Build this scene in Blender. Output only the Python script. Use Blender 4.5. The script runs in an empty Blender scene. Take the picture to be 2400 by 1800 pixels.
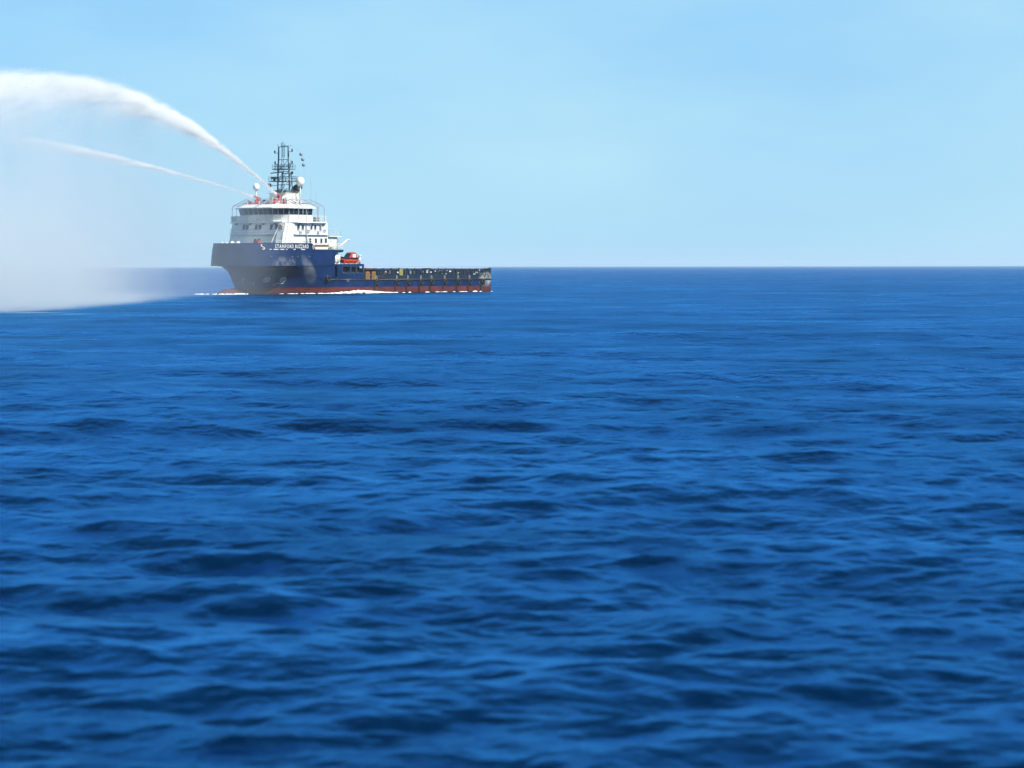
import bpy, bmesh, math, random
import numpy as np
from mathutils import Vector, Matrix

random.seed(7)
rng = np.random.default_rng(11)
scene = bpy.context.scene
C = scene.collection
R = math.radians

# ------------------------------------------------------------------ camera
CAM_H = 5.0
cam_d = bpy.data.cameras.new("camera")
cam = bpy.data.objects.new("camera", cam_d)
C.objects.link(cam)
scene.camera = cam
cam_d.sensor_width = 36.0
cam_d.lens = 102.0
cam_d.clip_start = 0.5
cam_d.clip_end = 200000.0
cam.location = (0, 0, CAM_H)
cam.rotation_euler = (Matrix.Rotation(R(90 - 2.328), 3, 'X') @ Matrix.Rotation(R(-0.08), 3, 'Z')).to_euler()
cam_d.dof.use_dof = True
cam_d.dof.focus_distance = 530.0
cam_d.dof.aperture_fstop = 1.4

# ------------------------------------------------------------------ world, sun, exposure
SUN_EL, SUN_AZ = 43.0, 122.0          # azimuth measured clockwise from +Y (the view direction)
world = bpy.data.worlds.new("World")
scene.world = world
world.use_nodes = True
wn, wl = world.node_tree.nodes, world.node_tree.links
wn.clear()
w_out = wn.new('ShaderNodeOutputWorld')
w_bg = wn.new('ShaderNodeBackground')
w_sky = wn.new('ShaderNodeTexSky')
w_sky.sky_type = 'NISHITA'
w_sky.sun_disc = False
w_sky.sun_elevation = R(SUN_EL)
w_sky.sun_rotation = R(SUN_AZ)
w_sky.altitude = 0
w_sky.air_density = 1.0
w_sky.dust_density = 0.15
w_sky.ozone_density = 1.5
w_mix = wn.new('ShaderNodeMix'); w_mix.data_type = 'RGBA'; w_mix.blend_type = 'MULTIPLY'
w_mix.inputs[0].default_value = 1.0
w_mix.inputs[7].default_value = (0.80, 1.0, 1.12, 1)
w_bg.inputs[1].default_value = 0.0925
wl.new(w_sky.outputs[0], w_mix.inputs[6])
# sea air and thin high cloud: a pale blue veil that thickens towards the horizon, with soft wide streaks
w_tc = wn.new('ShaderNodeTexCoord')
w_sep = wn.new('ShaderNodeSeparateXYZ'); wl.new(w_tc.outputs['Generated'], w_sep.inputs[0])
w_el = wn.new('ShaderNodeMapRange'); w_el.interpolation_type = 'SMOOTHSTEP'
w_el.inputs[1].default_value = 0.0; w_el.inputs[2].default_value = 0.30
w_el.inputs[3].default_value = 0.93; w_el.inputs[4].default_value = 0.12
wl.new(w_sep.outputs[2], w_el.inputs[0])
w_map = wn.new('ShaderNodeMapping'); w_map.inputs['Scale'].default_value = (7, 7, 20)
w_map.inputs['Rotation'].default_value = (0, R(14), 0)
w_map.inputs['Location'].default_value = (1.3, 0.4, 0.2)
w_no = wn.new('ShaderNodeTexNoise'); w_no.inputs['Scale'].default_value = 1.0; w_no.inputs['Detail'].default_value = 4
w_ra = wn.new('ShaderNodeMapRange'); w_ra.inputs[1].default_value = 0.36; w_ra.inputs[2].default_value = 0.72; w_ra.inputs[4].default_value = 0.85
w_veil = wn.new('ShaderNodeMix'); w_veil.data_type = 'RGBA'
w_veil.inputs[7].default_value = (3.80, 6.40, 7.80, 1)
w_lo = wn.new('ShaderNodeMapRange'); w_lo.interpolation_type = 'SMOOTHSTEP'
w_lo.inputs[1].default_value = 0.0; w_lo.inputs[2].default_value = 0.11
wl.new(w_sep.outputs[2], w_lo.inputs[0])
w_base = wn.new('ShaderNodeMix'); w_base.data_type = 'RGBA'
w_base.inputs[6].default_value = (3.15, 5.70, 7.65, 1); w_base.inputs[7].default_value = (2.05, 4.75, 7.75, 1)
wl.new(w_lo.outputs[0], w_base.inputs[0]); wl.new(w_base.outputs[2], w_veil.inputs[6])
w_cl = wn.new('ShaderNodeMix'); w_cl.data_type = 'RGBA'
wl.new(w_tc.outputs['Generated'], w_map.inputs[0]); wl.new(w_map.outputs[0], w_no.inputs['Vector'])
wl.new(w_no.outputs[0], w_ra.inputs[0]); wl.new(w_ra.outputs[0], w_veil.inputs[0])
wl.new(w_el.outputs[0], w_cl.inputs[0])
wl.new(w_mix.outputs[2], w_cl.inputs[6]); wl.new(w_veil.outputs[2], w_cl.inputs[7])
wl.new(w_cl.outputs[2], w_bg.inputs[0])
wl.new(w_bg.outputs[0], w_out.inputs[0])

sun_d = bpy.data.lights.new("sun", 'SUN')
sun_d.energy = 5.0
sun_d.angle = R(0.5)
sun_d.color = (1.0, 0.95, 0.87)
sun = bpy.data.objects.new("sun", sun_d)
C.objects.link(sun)
_az, _el = R(SUN_AZ), R(SUN_EL)
sun_dir = Vector((math.sin(_az) * math.cos(_el), math.cos(_az) * math.cos(_el), math.sin(_el)))
sun.rotation_euler = (-sun_dir).to_track_quat('-Z', 'Y').to_euler()
sun.location = sun_dir * 300

scene.view_settings.view_transform = 'Standard'
scene.view_settings.look = 'None'
scene.view_settings.gamma = 1
scene.view_settings.exposure = 0.43
scene.view_settings.use_curve_mapping = False
cy = scene.cycles
cy.max_bounces = 12
cy.volume_bounces = 10
cy.diffuse_bounces = 8
cy.transmission_bounces = 10
cy.volume_step_rate = 0.15
cy.volume_max_steps = 256
cy.use_denoising = True
cy.caustics_reflective = False
cy.caustics_refractive = False

# ------------------------------------------------------------------ material helpers
def new_mat(name):
    m = bpy.data.materials.new(name); m.use_nodes = True
    return m, m.node_tree.nodes, m.node_tree.links, m.node_tree.nodes['Principled BSDF']

def N(nodes, t, **kw):
    n = nodes.new(t)
    for k, v in kw.items():
        setattr(n, k, v)
    return n

def math_node(nodes, links, op, a, b=None, c=None, clamp=False):
    n = nodes.new('ShaderNodeMath'); n.operation = op; n.use_clamp = clamp
    for i, v in enumerate((a, b, c)):
        if v is None: continue
        if isinstance(v, (int, float)): n.inputs[i].default_value = v
        else: links.new(v, n.inputs[i])
    return n.outputs[0]

def mix_col(nodes, links, fac, a, b):
    n = nodes.new('ShaderNodeMix'); n.data_type = 'RGBA'
    if isinstance(fac, (int, float)): n.inputs[0].default_value = fac
    else: links.new(fac, n.inputs[0])
    for i, v in ((6, a), (7, b)):
        if isinstance(v, tuple): n.inputs[i].default_value = (*v, 1)
        else: links.new(v, n.inputs[i])
    return n.outputs[2]

def noise(nodes, links, vec, scale, detail=3, rough=0.55, stretch=(1, 1, 1)):
    mp = nodes.new('ShaderNodeMapping'); mp.inputs['Scale'].default_value = stretch
    links.new(vec, mp.inputs[0])
    n = nodes.new('ShaderNodeTexNoise'); n.inputs['Scale'].default_value = scale
    n.inputs['Detail'].default_value = detail; n.inputs['Roughness'].default_value = rough
    links.new(mp.outputs[0], n.inputs['Vector'])
    return n.outputs[0]

def ramp(nodes, links, v, lo, hi, a=0.0, b=1.0):
    n = nodes.new('ShaderNodeMapRange'); n.interpolation_type = 'SMOOTHSTEP'
    n.inputs[1].default_value = lo; n.inputs[2].default_value = hi
    n.inputs[3].default_value = a; n.inputs[4].default_value = b
    links.new(v, n.inputs[0])
    return n.outputs[0]

def paint(name, col, rough=0.45, dirt=(0.25, 0.16, 0.09), amount=0.25, scale=0.9, streak=(1.6, 1.6, 0.35), metallic=0.0):
    m, n, l, p = new_mat(name)
    tc = n.new('ShaderNodeTexCoord').outputs['Object']
    f = ramp(n, l, noise(n, l, tc, scale, 5, 0.65, streak), 0.52, 0.80, 0.0, amount)
    v = ramp(n, l, noise(n, l, tc, scale * 0.35, 2), 0.3, 0.7, 0.0, 0.18)
    base = mix_col(n, l, v, col, tuple(c * 0.78 for c in col))
    l.new(mix_col(n, l, f, base, dirt), p.inputs['Base Color'])
    l.new(ramp(n, l, noise(n, l, tc, scale * 2, 3), 0.3, 0.7, rough - 0.08, rough + 0.12), p.inputs['Roughness'])
    p.inputs['Metallic'].default_value = metallic
    return m

M = {}
M['white'] = paint('white_paint', (0.78, 0.78, 0.745), 0.4, (0.40, 0.30, 0.20), 0.42)
M['cream'] = paint('cream_paint', (0.74, 0.70, 0.58), 0.45, (0.35, 0.24, 0.14), 0.35)
M['grey'] = paint('grey_paint', (0.33, 0.36, 0.39), 0.5)
M['pale'] = paint('pale_grey_paint', (0.52, 0.56, 0.58), 0.5)
M['mast'] = paint('dark_mast_paint', (0.08, 0.13, 0.155), 0.5, (0.12, 0.10, 0.08), 0.2)
M['black'] = paint('black_paint', (0.018, 0.018, 0.02), 0.5, (0.08, 0.06, 0.05), 0.2)
M['rubber'] = paint('rubber', (0.014, 0.014, 0.015), 0.8, (0.10, 0.09, 0.08), 0.35)
M['red'] = paint('red_paint', (0.46, 0.045, 0.03), 0.42, (0.25, 0.03, 0.02), 0.3)
M['orange'] = paint('orange_red_paint', (0.58, 0.075, 0.025), 0.4, (0.35, 0.05, 0.02), 0.3)
M['ochre'] = paint('ochre_paint', (0.34, 0.18, 0.03), 0.5, (0.16, 0.08, 0.03), 0.5, 2.0)
M['yellowgreen'] = paint('yellow_green_paint', (0.40, 0.42, 0.08), 0.5, (0.12, 0.1, 0.05), 0.4, 2.0)
M['deck'] = paint('green_deck_paint', (0.06, 0.12, 0.10), 0.7, (0.20, 0.11, 0.06), 0.5)
M['wood'] = paint('deck_timber', (0.20, 0.14, 0.09), 0.8, (0.08, 0.05, 0.03), 0.5)
M['brown'] = paint('rusty_brown_steel', (0.13, 0.075, 0.05), 0.7, (0.22, 0.10, 0.05), 0.6, 1.5)
M['ball'] = paint('ball_plastic', (0.22, 0.29, 0.34), 0.6)
M['dome'] = paint('radome_plastic', (0.82, 0.82, 0.80), 0.35, (0.5, 0.48, 0.42), 0.1)
M['letter'] = paint('lettering_white', (0.82, 0.82, 0.76), 0.5, (0.4, 0.35, 0.3), 0.2, 3.0)

m, n, l, p = new_mat('window_glass')
p.inputs['Base Color'].default_value = (0.012, 0.022, 0.03, 1)
p.inputs['Roughness'].default_value = 0.06
M['glass'] = m
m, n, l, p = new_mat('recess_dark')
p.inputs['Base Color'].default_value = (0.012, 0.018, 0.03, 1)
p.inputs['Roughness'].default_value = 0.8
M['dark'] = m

# hull paint: navy topsides, red boot topping, pale runs and scuffs of their own shape
m, n, l, p = new_mat('hull_paint')
tc = n.new('ShaderNodeTexCoord').outputs['Object']
sx = n.new('ShaderNodeSeparateXYZ'); l.new(tc, sx.inputs[0])
X, Y, Z = sx.outputs
patch = noise(n, l, tc, 0.35, 3, 0.6)
navy = mix_col(n, l, ramp(n, l, patch, 0.35, 0.65), (0.0030, 0.016, 0.062), (0.0042, 0.022, 0.088))
# vertical runs
runs = ramp(n, l, noise(n, l, tc, 1.0, 4, 0.6, (1.5, 1.5, 0.10)), 0.58, 0.80, 0.0, 0.35)
navy = mix_col(n, l, runs, navy, (0.10, 0.115, 0.13))
def blob(cx, cz, rx, rz, shear=0.0):
    zz = math_node(n, l, 'SUBTRACT', Z, cz)
    xx = math_node(n, l, 'SUBTRACT', X, cx)
    xx = math_node(n, l, 'ADD', xx, math_node(n, l, 'MULTIPLY', zz, shear))
    a = math_node(n, l, 'POWER', math_node(n, l, 'ABSOLUTE', math_node(n, l, 'DIVIDE', xx, rx)), 2.0)
    b = math_node(n, l, 'POWER', math_node(n, l, 'ABSOLUTE', math_node(n, l, 'DIVIDE', zz, rz)), 2.0)
    d = math_node(n, l, 'ADD', a, b)
    return ramp(n, l, d, 0.0, 1.0, 1.0, 0.0)
port = math_node(n, l, 'GREATER_THAN', Y, 0.5)
big = ramp(n, l, noise(n, l, tc, 0.9, 5, 0.7), 0.40, 0.68)
s1 = math_node(n, l, 'MULTIPLY', math_node(n, l, 'MULTIPLY', blob(3.4, 5.6, 3.4, 1.5), big), 0.75)
s2 = math_node(n, l, 'MULTIPLY', blob(-3.2, 4.4, 1.9, 3.2, -0.75), ramp(n, l, noise(n, l, tc, 0.5, 4, 0.6), 0.25, 0.7, 0.25, 0.62))  # slanting pale streak on the port bow side
s = math_node(n, l, 'MULTIPLY', math_node(n, l, 'MAXIMUM', s1, s2), port)
navy = mix_col(n, l, s, navy, (0.17, 0.19, 0.20))
edge = noise(n, l, tc, 0.8, 4)
zb = math_node(n, l, 'ADD', Z, math_node(n, l, 'MULTIPLY', math_node(n, l, 'SUBTRACT', edge, 0.5), 0.25))
redc = mix_col(n, l, ramp(n, l, noise(n, l, tc, 0.7, 5, 0.65, (1, 1, 2)), 0.35, 0.7), (0.135, 0.028, 0.020), (0.065, 0.020, 0.020))
isred = ramp(n, l, zb, 1.10, 1.18, 1.0, 0.0)
col = mix_col(n, l, isred, navy, redc)
wet = ramp(n, l, zb, 0.10, 0.40, 0.75, 0.0)
col = mix_col(n, l, wet, col, (0.035, 0.022, 0.02))
# worn, pale plating by the stern quarter
q = math_node(n, l, 'MULTIPLY', blob(-58.2, 2.3, 2.8, 1.5), ramp(n, l, noise(n, l, tc, 1.3, 5, 0.7), 0.36, 0.60))
col = mix_col(n, l, q, col, (0.36, 0.38, 0.34))
l.new(col, p.inputs['Base Color'])
l.new(ramp(n, l, patch, 0.3, 0.7, 0.38, 0.55), p.inputs['Roughness']); p.inputs['Specular IOR Level'].default_value = 0.12
bump = n.new('ShaderNodeBump'); bump.inputs['Strength'].default_value = 0.25; bump.inputs['Distance'].default_value = 0.06
l.new(noise(n, l, tc, 0.55, 2, 0.4), bump.inputs['Height']); l.new(bump.outputs[0], p.inputs['Normal'])
M['hull'] = m

# worn grey cargo rail plating
m, n, l, p = new_mat('cargo_rail_paint')
tc = n.new('ShaderNodeTexCoord').outputs['Object']
sx = n.new('ShaderNodeSeparateXYZ'); l.new(tc, sx.inputs[0])
X, Y, Z = sx.outputs
base = mix_col(n, l, ramp(n, l, noise(n, l, tc, 0.6, 4, 0.6), 0.35, 0.65), (0.011, 0.020, 0.029), (0.007, 0.017, 0.036))
rust = ramp(n, l, noise(n, l, tc, 1.4, 6, 0.7, (1, 1, 0.6)), 0.52, 0.72, 0.0, 0.7)
col = mix_col(n, l, rust, base, (0.085, 0.055, 0.045))
scuff = ramp(n, l, noise(n, l, tc, 2.2, 6, 0.75, (0.7, 0.7, 1.6)), 0.62, 0.76, 0.0, 0.5)
col = mix_col(n, l, scuff, col, (0.26, 0.29, 0.28))
q = math_node(n, l, 'MULTIPLY', blob(-58.2, 2.6, 2.8, 1.5), ramp(n, l, noise(n, l, tc, 1.3, 5, 0.7), 0.36, 0.60))
col = mix_col(n, l, q, col, (0.40, 0.42, 0.38))
l.new(col, p.inputs['Base Color']); p.inputs['Roughness'].default_value = 0.65; p.inputs['Specular IOR Level'].default_value = 0.2
M['rail_plate'] = m

m, n, l, p = new_mat('water_drops')
n.remove(p)
d1 = n.new('ShaderNodeBsdfDiffuse'); d1.inputs[0].default_value = (0.97, 0.97, 0.955, 1)
d2 = n.new('ShaderNodeBsdfTranslucent'); d2.inputs[0].default_value = (0.97, 0.97, 0.955, 1)
mx_ = n.new('ShaderNodeMixShader'); mx_.inputs[0].default_value = 0.5
l.new(d1.outputs[0], mx_.inputs[1]); l.new(d2.outputs[0], mx_.inputs[2]); l.new(mx_.outputs[0], n['Material Output'].inputs['Surface'])
M['drops'] = m

# foam
m, n, l, p = new_mat('foam_white')
p.inputs['Base Color'].default_value = (0.80, 0.84, 0.86, 1); p.inputs['Roughness'].default_value = 0.9
M['foam'] = m

# sea water: deep blue body under a rough, wind-ruffled reflecting skin
m, n, l, p = new_mat('sea_water')
n.remove(p)
geo = n.new('ShaderNodeNewGeometry').outputs['Position']
h1 = noise(n, l, geo, 1.1, 5, 0.62, (0.55, 1, 1))
h2 = noise(n, l, geo, 0.17, 5, 0.62, (1.1, 1, 1))
h3 = noise(n, l, geo, 0.034, 6, 0.62, (1.4, 1, 1))
hh = math_node(n, l, 'ADD', math_node(n, l, 'MULTIPLY', h1, 0.15), math_node(n, l, 'MULTIPLY', h2, 0.85))
hh = math_node(n, l, 'MULTIPLY_ADD', h3, 3.4, hh)
bump = n.new('ShaderNodeBump'); bump.inputs['Strength'].default_value = 0.7; bump.inputs['Distance'].default_value = 1.0
l.new(hh, bump.inputs['Height'])
gust = noise(n, l, geo, 0.022, 6, 0.68, (0.8, 1, 1))
gust2 = noise(n, l, geo, 0.10, 5, 0.65, (1.0, 1, 1))
gg = math_node(n, l, 'MULTIPLY_ADD', gust2, 0.5, math_node(n, l, 'MULTIPLY', gust, 0.5))
df = n.new('ShaderNodeBsdfDiffuse')
l.new(mix_col(n, l, ramp(n, l, gg, 0.38, 0.62), (0.0004, 0.0085, 0.029), (0.0008, 0.015, 0.049)), df.inputs['Color'])
gs = n.new('ShaderNodeBsdfAnisotropic'); gs.inputs['Color'].default_value = (0.125, 0.52, 1.0, 1)
l.new(ramp(n, l, gg, 0.35, 0.65, 0.18, 0.30), gs.inputs['Roughness'])
fr = n.new('ShaderNodeFresnel'); fr.inputs['IOR'].default_value = 1.33
for q in (df, gs, fr): l.new(bump.outputs[0], q.inputs['Normal'])
ms = n.new('ShaderNodeMixShader')
fac = math_node(n, l, 'MINIMUM',  math_node(n, l, 'MULTIPLY', math_node(n, l, 'SUBTRACT', fr.outputs[0], 0.04), 1.7), ramp(n, l, gg, 0.38, 0.62, 0.40, 0.78))
l.new(fac, ms.inputs[0]); l.new(df.outputs[0], ms.inputs[1]); l.new(gs.outputs[0], ms.inputs[2])
l.new(ms.outputs[0], n['Material Output'].inputs['Surface'])
M['sea'] = m

# ------------------------------------------------------------------ mesh builder
class MB:
    def __init__(s):
        s.v, s.f, s.m, s.sm = [], [], [], []
    def add(s, vs, fs, mi=0, smooth=False):
        b = len(s.v)
        s.v += [tuple(v) for v in vs]
        for f in fs:
            s.f.append(tuple(i + b for i in f)); s.m.append(mi); s.sm.append(smooth)
        return s
    def box(s, x0, x1, y0, y1, z0, z1, mi=0):
        vs = [(x, y, z) for z in (z0, z1) for x, y in ((x0, y0), (x1, y0), (x1, y1), (x0, y1))]
        return s.add(vs, [(3, 2, 1, 0), (4, 5, 6, 7), (0, 1, 5, 4), (1, 2, 6, 5), (2, 3, 7, 6), (3, 0, 4, 7)], mi)
    def prism(s, bot, top, mi=0, caps=(True, True)):
        k = len(bot); fs = [(i, (i + 1) % k, k + (i + 1) % k, k + i) for i in range(k)]
        if caps[0]: fs.append(tuple(reversed(range(k))))
        if caps[1]: fs.append(tuple(range(k, 2 * k)))
        return s.add(list(bot) + list(top), fs, mi)
    def beam(s, a, b, r, k=6, mi=0, r2=None):
        a, b = Vector(a), Vector(b); d = (b - a).normalized()
        u = d.orthogonal().normalized(); w = d.cross(u); r2 = r if r2 is None else r2
        vs = [a + (u * math.cos(t) + w * math.sin(t)) * r for t in [2 * math.pi * i / k for i in range(k)]]
        vs += [b + (u * math.cos(t) + w * math.sin(t)) * r2 for t in [2 * math.pi * i / k for i in range(k)]]
        fs = [(i, (i + 1) % k, k + (i + 1) % k, k + i) for i in range(k)] + [tuple(reversed(range(k))), tuple(range(k, 2 * k))]
        return s.add(vs, fs, mi, k > 6)
    def tube(s, pts, r, k=6, mi=0):
        for a, b in zip(pts[:-1], pts[1:]): s.beam(a, b, r, k, mi)
        return s
    def lathe(s, c, prof, k=16, mi=0, smooth=True, axis='Z'):
        vs = []
        for r, h in prof:
            for i in range(k):
                t = 2 * math.pi * i / k; q = (r * math.cos(t), r * math.sin(t), h)
                if axis == 'Y': q = (q[0], q[2], q[1])
                if axis == 'X': q = (q[2], q[0], q[1])
                vs.append((c[0] + q[0], c[1] + q[1], c[2] + q[2]))
        fs = []
        for j in range(len(prof) - 1):
            for i in range(k):
                a, b = j * k + i, j * k + (i + 1) % k
                fs.append((a, b, b + k, a + k))
        fs.append(tuple(reversed(range(k)))); fs.append(tuple(range((len(prof) - 1) * k, len(prof) * k)))
        return s.add(vs, fs, mi, smooth)
    def ball(s, c, r, k=14, mi=0, sz=1.0):
        prof = [(max(r * math.sin(math.pi * j / 8), 0.001), -r * sz * math.cos(math.pi * j / 8)) for j in range(9)]
        return s.lathe(c, prof, k, mi)
    def torus(s, c, R_, r, k=16, q=8, mi=0, axis='Y', mi2=None):
        vs, fs = [], []
        for i in range(k):
            t = 2 * math.pi * i / k
            for j in range(q):
                g = 2 * math.pi * j / q
                a = (R_ + r * math.cos(g)); pt = (a * math.cos(t), r * math.sin(g), a * math.sin(t))
                if axis == 'Z': pt = (pt[0], pt[2], pt[1])
                if axis == 'X': pt = (pt[1], pt[0], pt[2])
                vs.append((c[0] + pt[0], c[1] + pt[1], c[2] + pt[2]))
        b = len(s.v); s.v += vs
        for i in range(k):
            for j in range(q):
                a0, a1 = i * q + j, i * q + (j + 1) % q
                b0, b1 = ((i + 1) % k) * q + j, ((i + 1) % k) * q + (j + 1) % q
                s.f.append((b + a0, b + a1, b + b1, b + b0)); s.sm.append(True)
                s.m.append(mi if mi2 is None or (i * 8 // k) % 2 == 0 else mi2)
        return s
    def mesh(s, name, mats):
        me = bpy.data.meshes.new(name)
        me.from_pydata(s.v, [], s.f)
        for mt in (mats if isinstance(mats, (list, tuple)) else [mats]): me.materials.append(M[mt])
        me.polygons.foreach_set('material_index', s.m)
        me.polygons.foreach_set('use_smooth', s.sm)
        me.update()
        return me
    def build(s, name, mats, parent=None):
        o = bpy.data.objects.new(name, s.mesh(name, mats)); C.objects.link(o)
        if parent is not None: o.parent = parent
        return o

def put(me, name, parent, loc=(0, 0, 0), rot=(0, 0, 0)):
    o = bpy.data.objects.new(name, me); C.objects.link(o)
    o.parent = parent; o.location = loc; o.rotation_euler = rot
    return o

def tag(o, label, cat, group=None, kind=None):
    o['label'] = label; o['category'] = cat
    if group: o['group'] = group
    if kind: o['kind'] = kind
    return o

def empty(name, loc=(0, 0, 0), rotz=0.0):
    o = bpy.data.objects.new(name, None); C.objects.link(o)
    o.location = loc; o.rotation_euler = (0, 0, rotz); o.empty_display_size = 0.5
    return o

# ------------------------------------------------------------------ the sea (one sheet to the horizon, finer near the viewer)
def polar_sea():
    ang = np.concatenate([np.linspace(-14, 14, 640), ])
    extra = [14.0]
    st = 0.07
    while extra[-1] < 180:
        st *= 1.12; extra.append(extra[-1] + st)
    extra = np.array(extra[1:]); extra = extra[extra < 179.5]
    ang = np.radians(np.concatenate([-extra[::-1], ang, extra]))     # from +Y, clockwise, not closed: closed by index wrap
    inv = np.linspace(1 / 24.0, 1 / 640.0, 900)
    rad = np.concatenate([np.geomspace(1.0, 23.5, 40), 1 / inv, np.geomspace(660, 25000, 100)])
    dr = np.gradient(rad)
    da = np.gradient(ang)
    nr, na = len(rad), len(ang)
    Rr, A = np.meshgrid(rad, ang, indexing='ij')
    x0 = (Rr * np.sin(A)).ravel(); y0 = (Rr * np.cos(A)).ravel()
    DR = np.repeat(dr, na); DA = (rad[:, None] * da[None, :]).ravel()
    ca, sa = np.tile(np.sin(ang), nr), np.tile(np.cos(ang), nr)
    x, y, z = x0.copy(), y0.copy(), np.zeros_like(x0)
    nw = 112
    lam = np.geomspace(0.36, 40.0, nw)
    wind = R(-97)
    for i, L in enumerate(lam):
        k = 2 * math.pi / L
        spread = 0.62 if L < 5 else 0.45
        th = wind + rng.normal(0, spread)
        kx, ky = k * math.cos(th), k * math.sin(th)
        slope = 0.030 * (1.0 if L < 2.2 else (2.2 / L) ** 0.52) * (0.7 if L < 0.7 else 1.0)
        a = slope / k
        kr = np.abs(kx * ca + ky * sa); kt = np.abs(kx * sa - ky * ca)
        att = np.exp(-(kr * DR / 2.0) ** 2 - (kt * DA / 2.0) ** 2)
        ph = kx * x0 + ky * y0 + rng.uniform(0, 6.2832)
        ph = ph + 0.35 * np.sin(ph)
        z += a * att * np.cos(ph)
        s = 0.15 * a * att * np.sin(ph)
        x -= s * kx / k; y -= s * ky / k
    n_v = nr * na + 1
    co = np.empty((n_v, 3), np.float32)
    co[:-1, 0], co[:-1, 1], co[:-1, 2] = x, y, z
    co[-1] = (0, 0, 0)
    i = np.arange(nr - 1)[:, None] * na; j = np.arange(na)[None, :]; j2 = (j + 1) % na
    quads = np.stack([i + j, i + j2, i + na + j2, i + na + j], -1).reshape(-1, 4)
    fan = np.stack([np.full(na, n_v - 1), j2[0], j[0]], -1)
    loops = np.concatenate([quads.ravel(), fan.ravel()]).astype(np.int32)
    starts = np.concatenate([np.arange(len(quads)) * 4, len(quads) * 4 + np.arange(na) * 3]).astype(np.int32)
    me = bpy.data.meshes.new('sea')
    me.vertices.add(n_v); me.vertices.foreach_set('co', co.ravel())
    me.loops.add(len(loops)); me.loops.foreach_set('vertex_index', loops)
    me.polygons.add(len(starts)); me.polygons.foreach_set('loop_start', starts)
    me.update(calc_edges=True)
    me.polygons.foreach_set('use_smooth', np.ones(len(starts), bool))
    me.validate()
    me.materials.append(M['sea'])
    o = bpy.data.objects.new('sea', me); C.objects.link(o)
    o['kind'] = 'structure'
    return o
polar_sea()

# ------------------------------------------------------------------ the ship
HEAD = R(35)
SHIP_LOC = Vector((-45.1, 530.0, 0.0))
SHIP_YAW = -(math.pi / 2 + HEAD)
SHIP = Matrix.Translation(SHIP_LOC) @ Matrix.Rotation(SHIP_YAW, 4, 'Z')
def W(x, y, z): return SHIP @ Vector((x, y, z))

ship = empty('supply_ship', SHIP_LOC, SHIP_YAW)
tag(ship, 'navy blue offshore supply ship with white wheelhouse and red waterline, spraying water', 'ship')

BEAM, STERN = 8.0, -60.0
def up_half(x, tip=11.0, B=8.0, nn=2.2):
    return B * (1 - (min(max(x, 0) / tip, 1.0)) ** nn) ** (1 / nn)
def low_half(x, tip, Le=20.0, mm=1.6, B=8.0):
    t = min(max((tip - x) / Le, 0), 1); return B * (1 - (1 - t) ** mm)

def stations(tip, x_end, k=26, x_mid=-12.0):
    a = [tip - (tip - x_mid) * (i / k) ** 1.7 for i in range(k + 1)]
    if x_end < x_mid: a += [x_mid + (x_end - x_mid) * i / 12 for i in range(1, 13)]
    return a
def shell(mb, levels, x_end, sides=(1, -1), mi=0, smooth=True):
    """levels: list of (z, half-breadth function, tip)."""
    for sd in sides:
        rows = []
        for z, fn, tip in levels:
            xm = max(-12.0, x_end)
            rows.append([(x, sd * fn(x), z) for x in stations(tip, x_end, 26, xm)])
        k = len(rows[0]); vs = [v for r in rows for v in r]
        fs = []
        for j in range(len(rows) - 1):
            for i in range(k - 1):
                q = (j * k + i, j * k + i + 1, (j + 1) * k + i + 1, (j + 1) * k + i)
                fs.append(q if sd > 0 else q[::-1])
        mb.add(vs, fs, mi, smooth)

hull = MB()
L0 = [(-2.5, lambda x: low_half(x, 7.4, 22) * 0.985, 7.4), (0.0, lambda x: low_half(x, 7.9, 21), 7.9),
      (1.2, lambda x: low_half(x, 8.4, 20.5), 8.4), (3.05, lambda x: low_half(x, 9.55, 18, 1.7), 9.55)]
shell(hull, L0, STERN)
L1 = [(3.05, lambda x: low_half(x, 9.55, 18, 1.7), 9.55), (4.2, lambda x: low_half(x, 10.35, 15.0, 1.85), 10.35), (4.98, lambda x: low_half(x, 10.8, 12.2, 2.1), 10.8)]
shell(hull, L1, -10.4)
L2 = [(4.98, lambda x: low_half(x, 10.8, 12.2, 2.1), 10.8), (5.12, lambda x: up_half(x, 11.15, 8.06), 11.15)]
shell(hull, L2, -10.4, smooth=False)
L3 = [(5.12, lambda x: up_half(x, 11.15, 8.06), 11.15), (6.6, lambda x: up_half(x, 11.0, 7.98), 11.0), (8.1, lambda x: up_half(x, 10.8, 7.85), 10.8)]
shell(hull, L3, -10.4)
L4 = [(8.1, lambda x: up_half(x, 10.8, 7.85), 10.8), (9.1, lambda x: up_half(x, 10.55, 7.68), 10.55)]
shell(hull, L4, -4.3)
# transom, forecastle end wall
hull.add([(STERN, -8, -2.5), (STERN, 8, -2.5), (STERN, 8, 3.05), (STERN, -8, 3.05)], [(0, 1, 2, 3)])
hull.box(-10.6, -10.38, -7.9, 7.9, 3.05, 8.0)
# shaped shoulder behind the forecastle: deck edge overhang that curves down to the boat deck
for sd in (1, -1):
    pr = [(-10.35, 5.3), (-10.5, 5.3), (-10.55, 6.6), (-10.8, 7.2), (-11.5, 7.5), (-12.9, 7.62), (-13.1, 7.96), (-10.35, 7.96)]
    y0, y1 = (7.6, 8.0) if sd > 0 else (-8.0, -7.6)
    hull.prism([(a, y0, b) for a, b in pr], [(a, y1, b) for a, b in pr])
hull_o = hull.build('hull', 'hull', ship)

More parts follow.
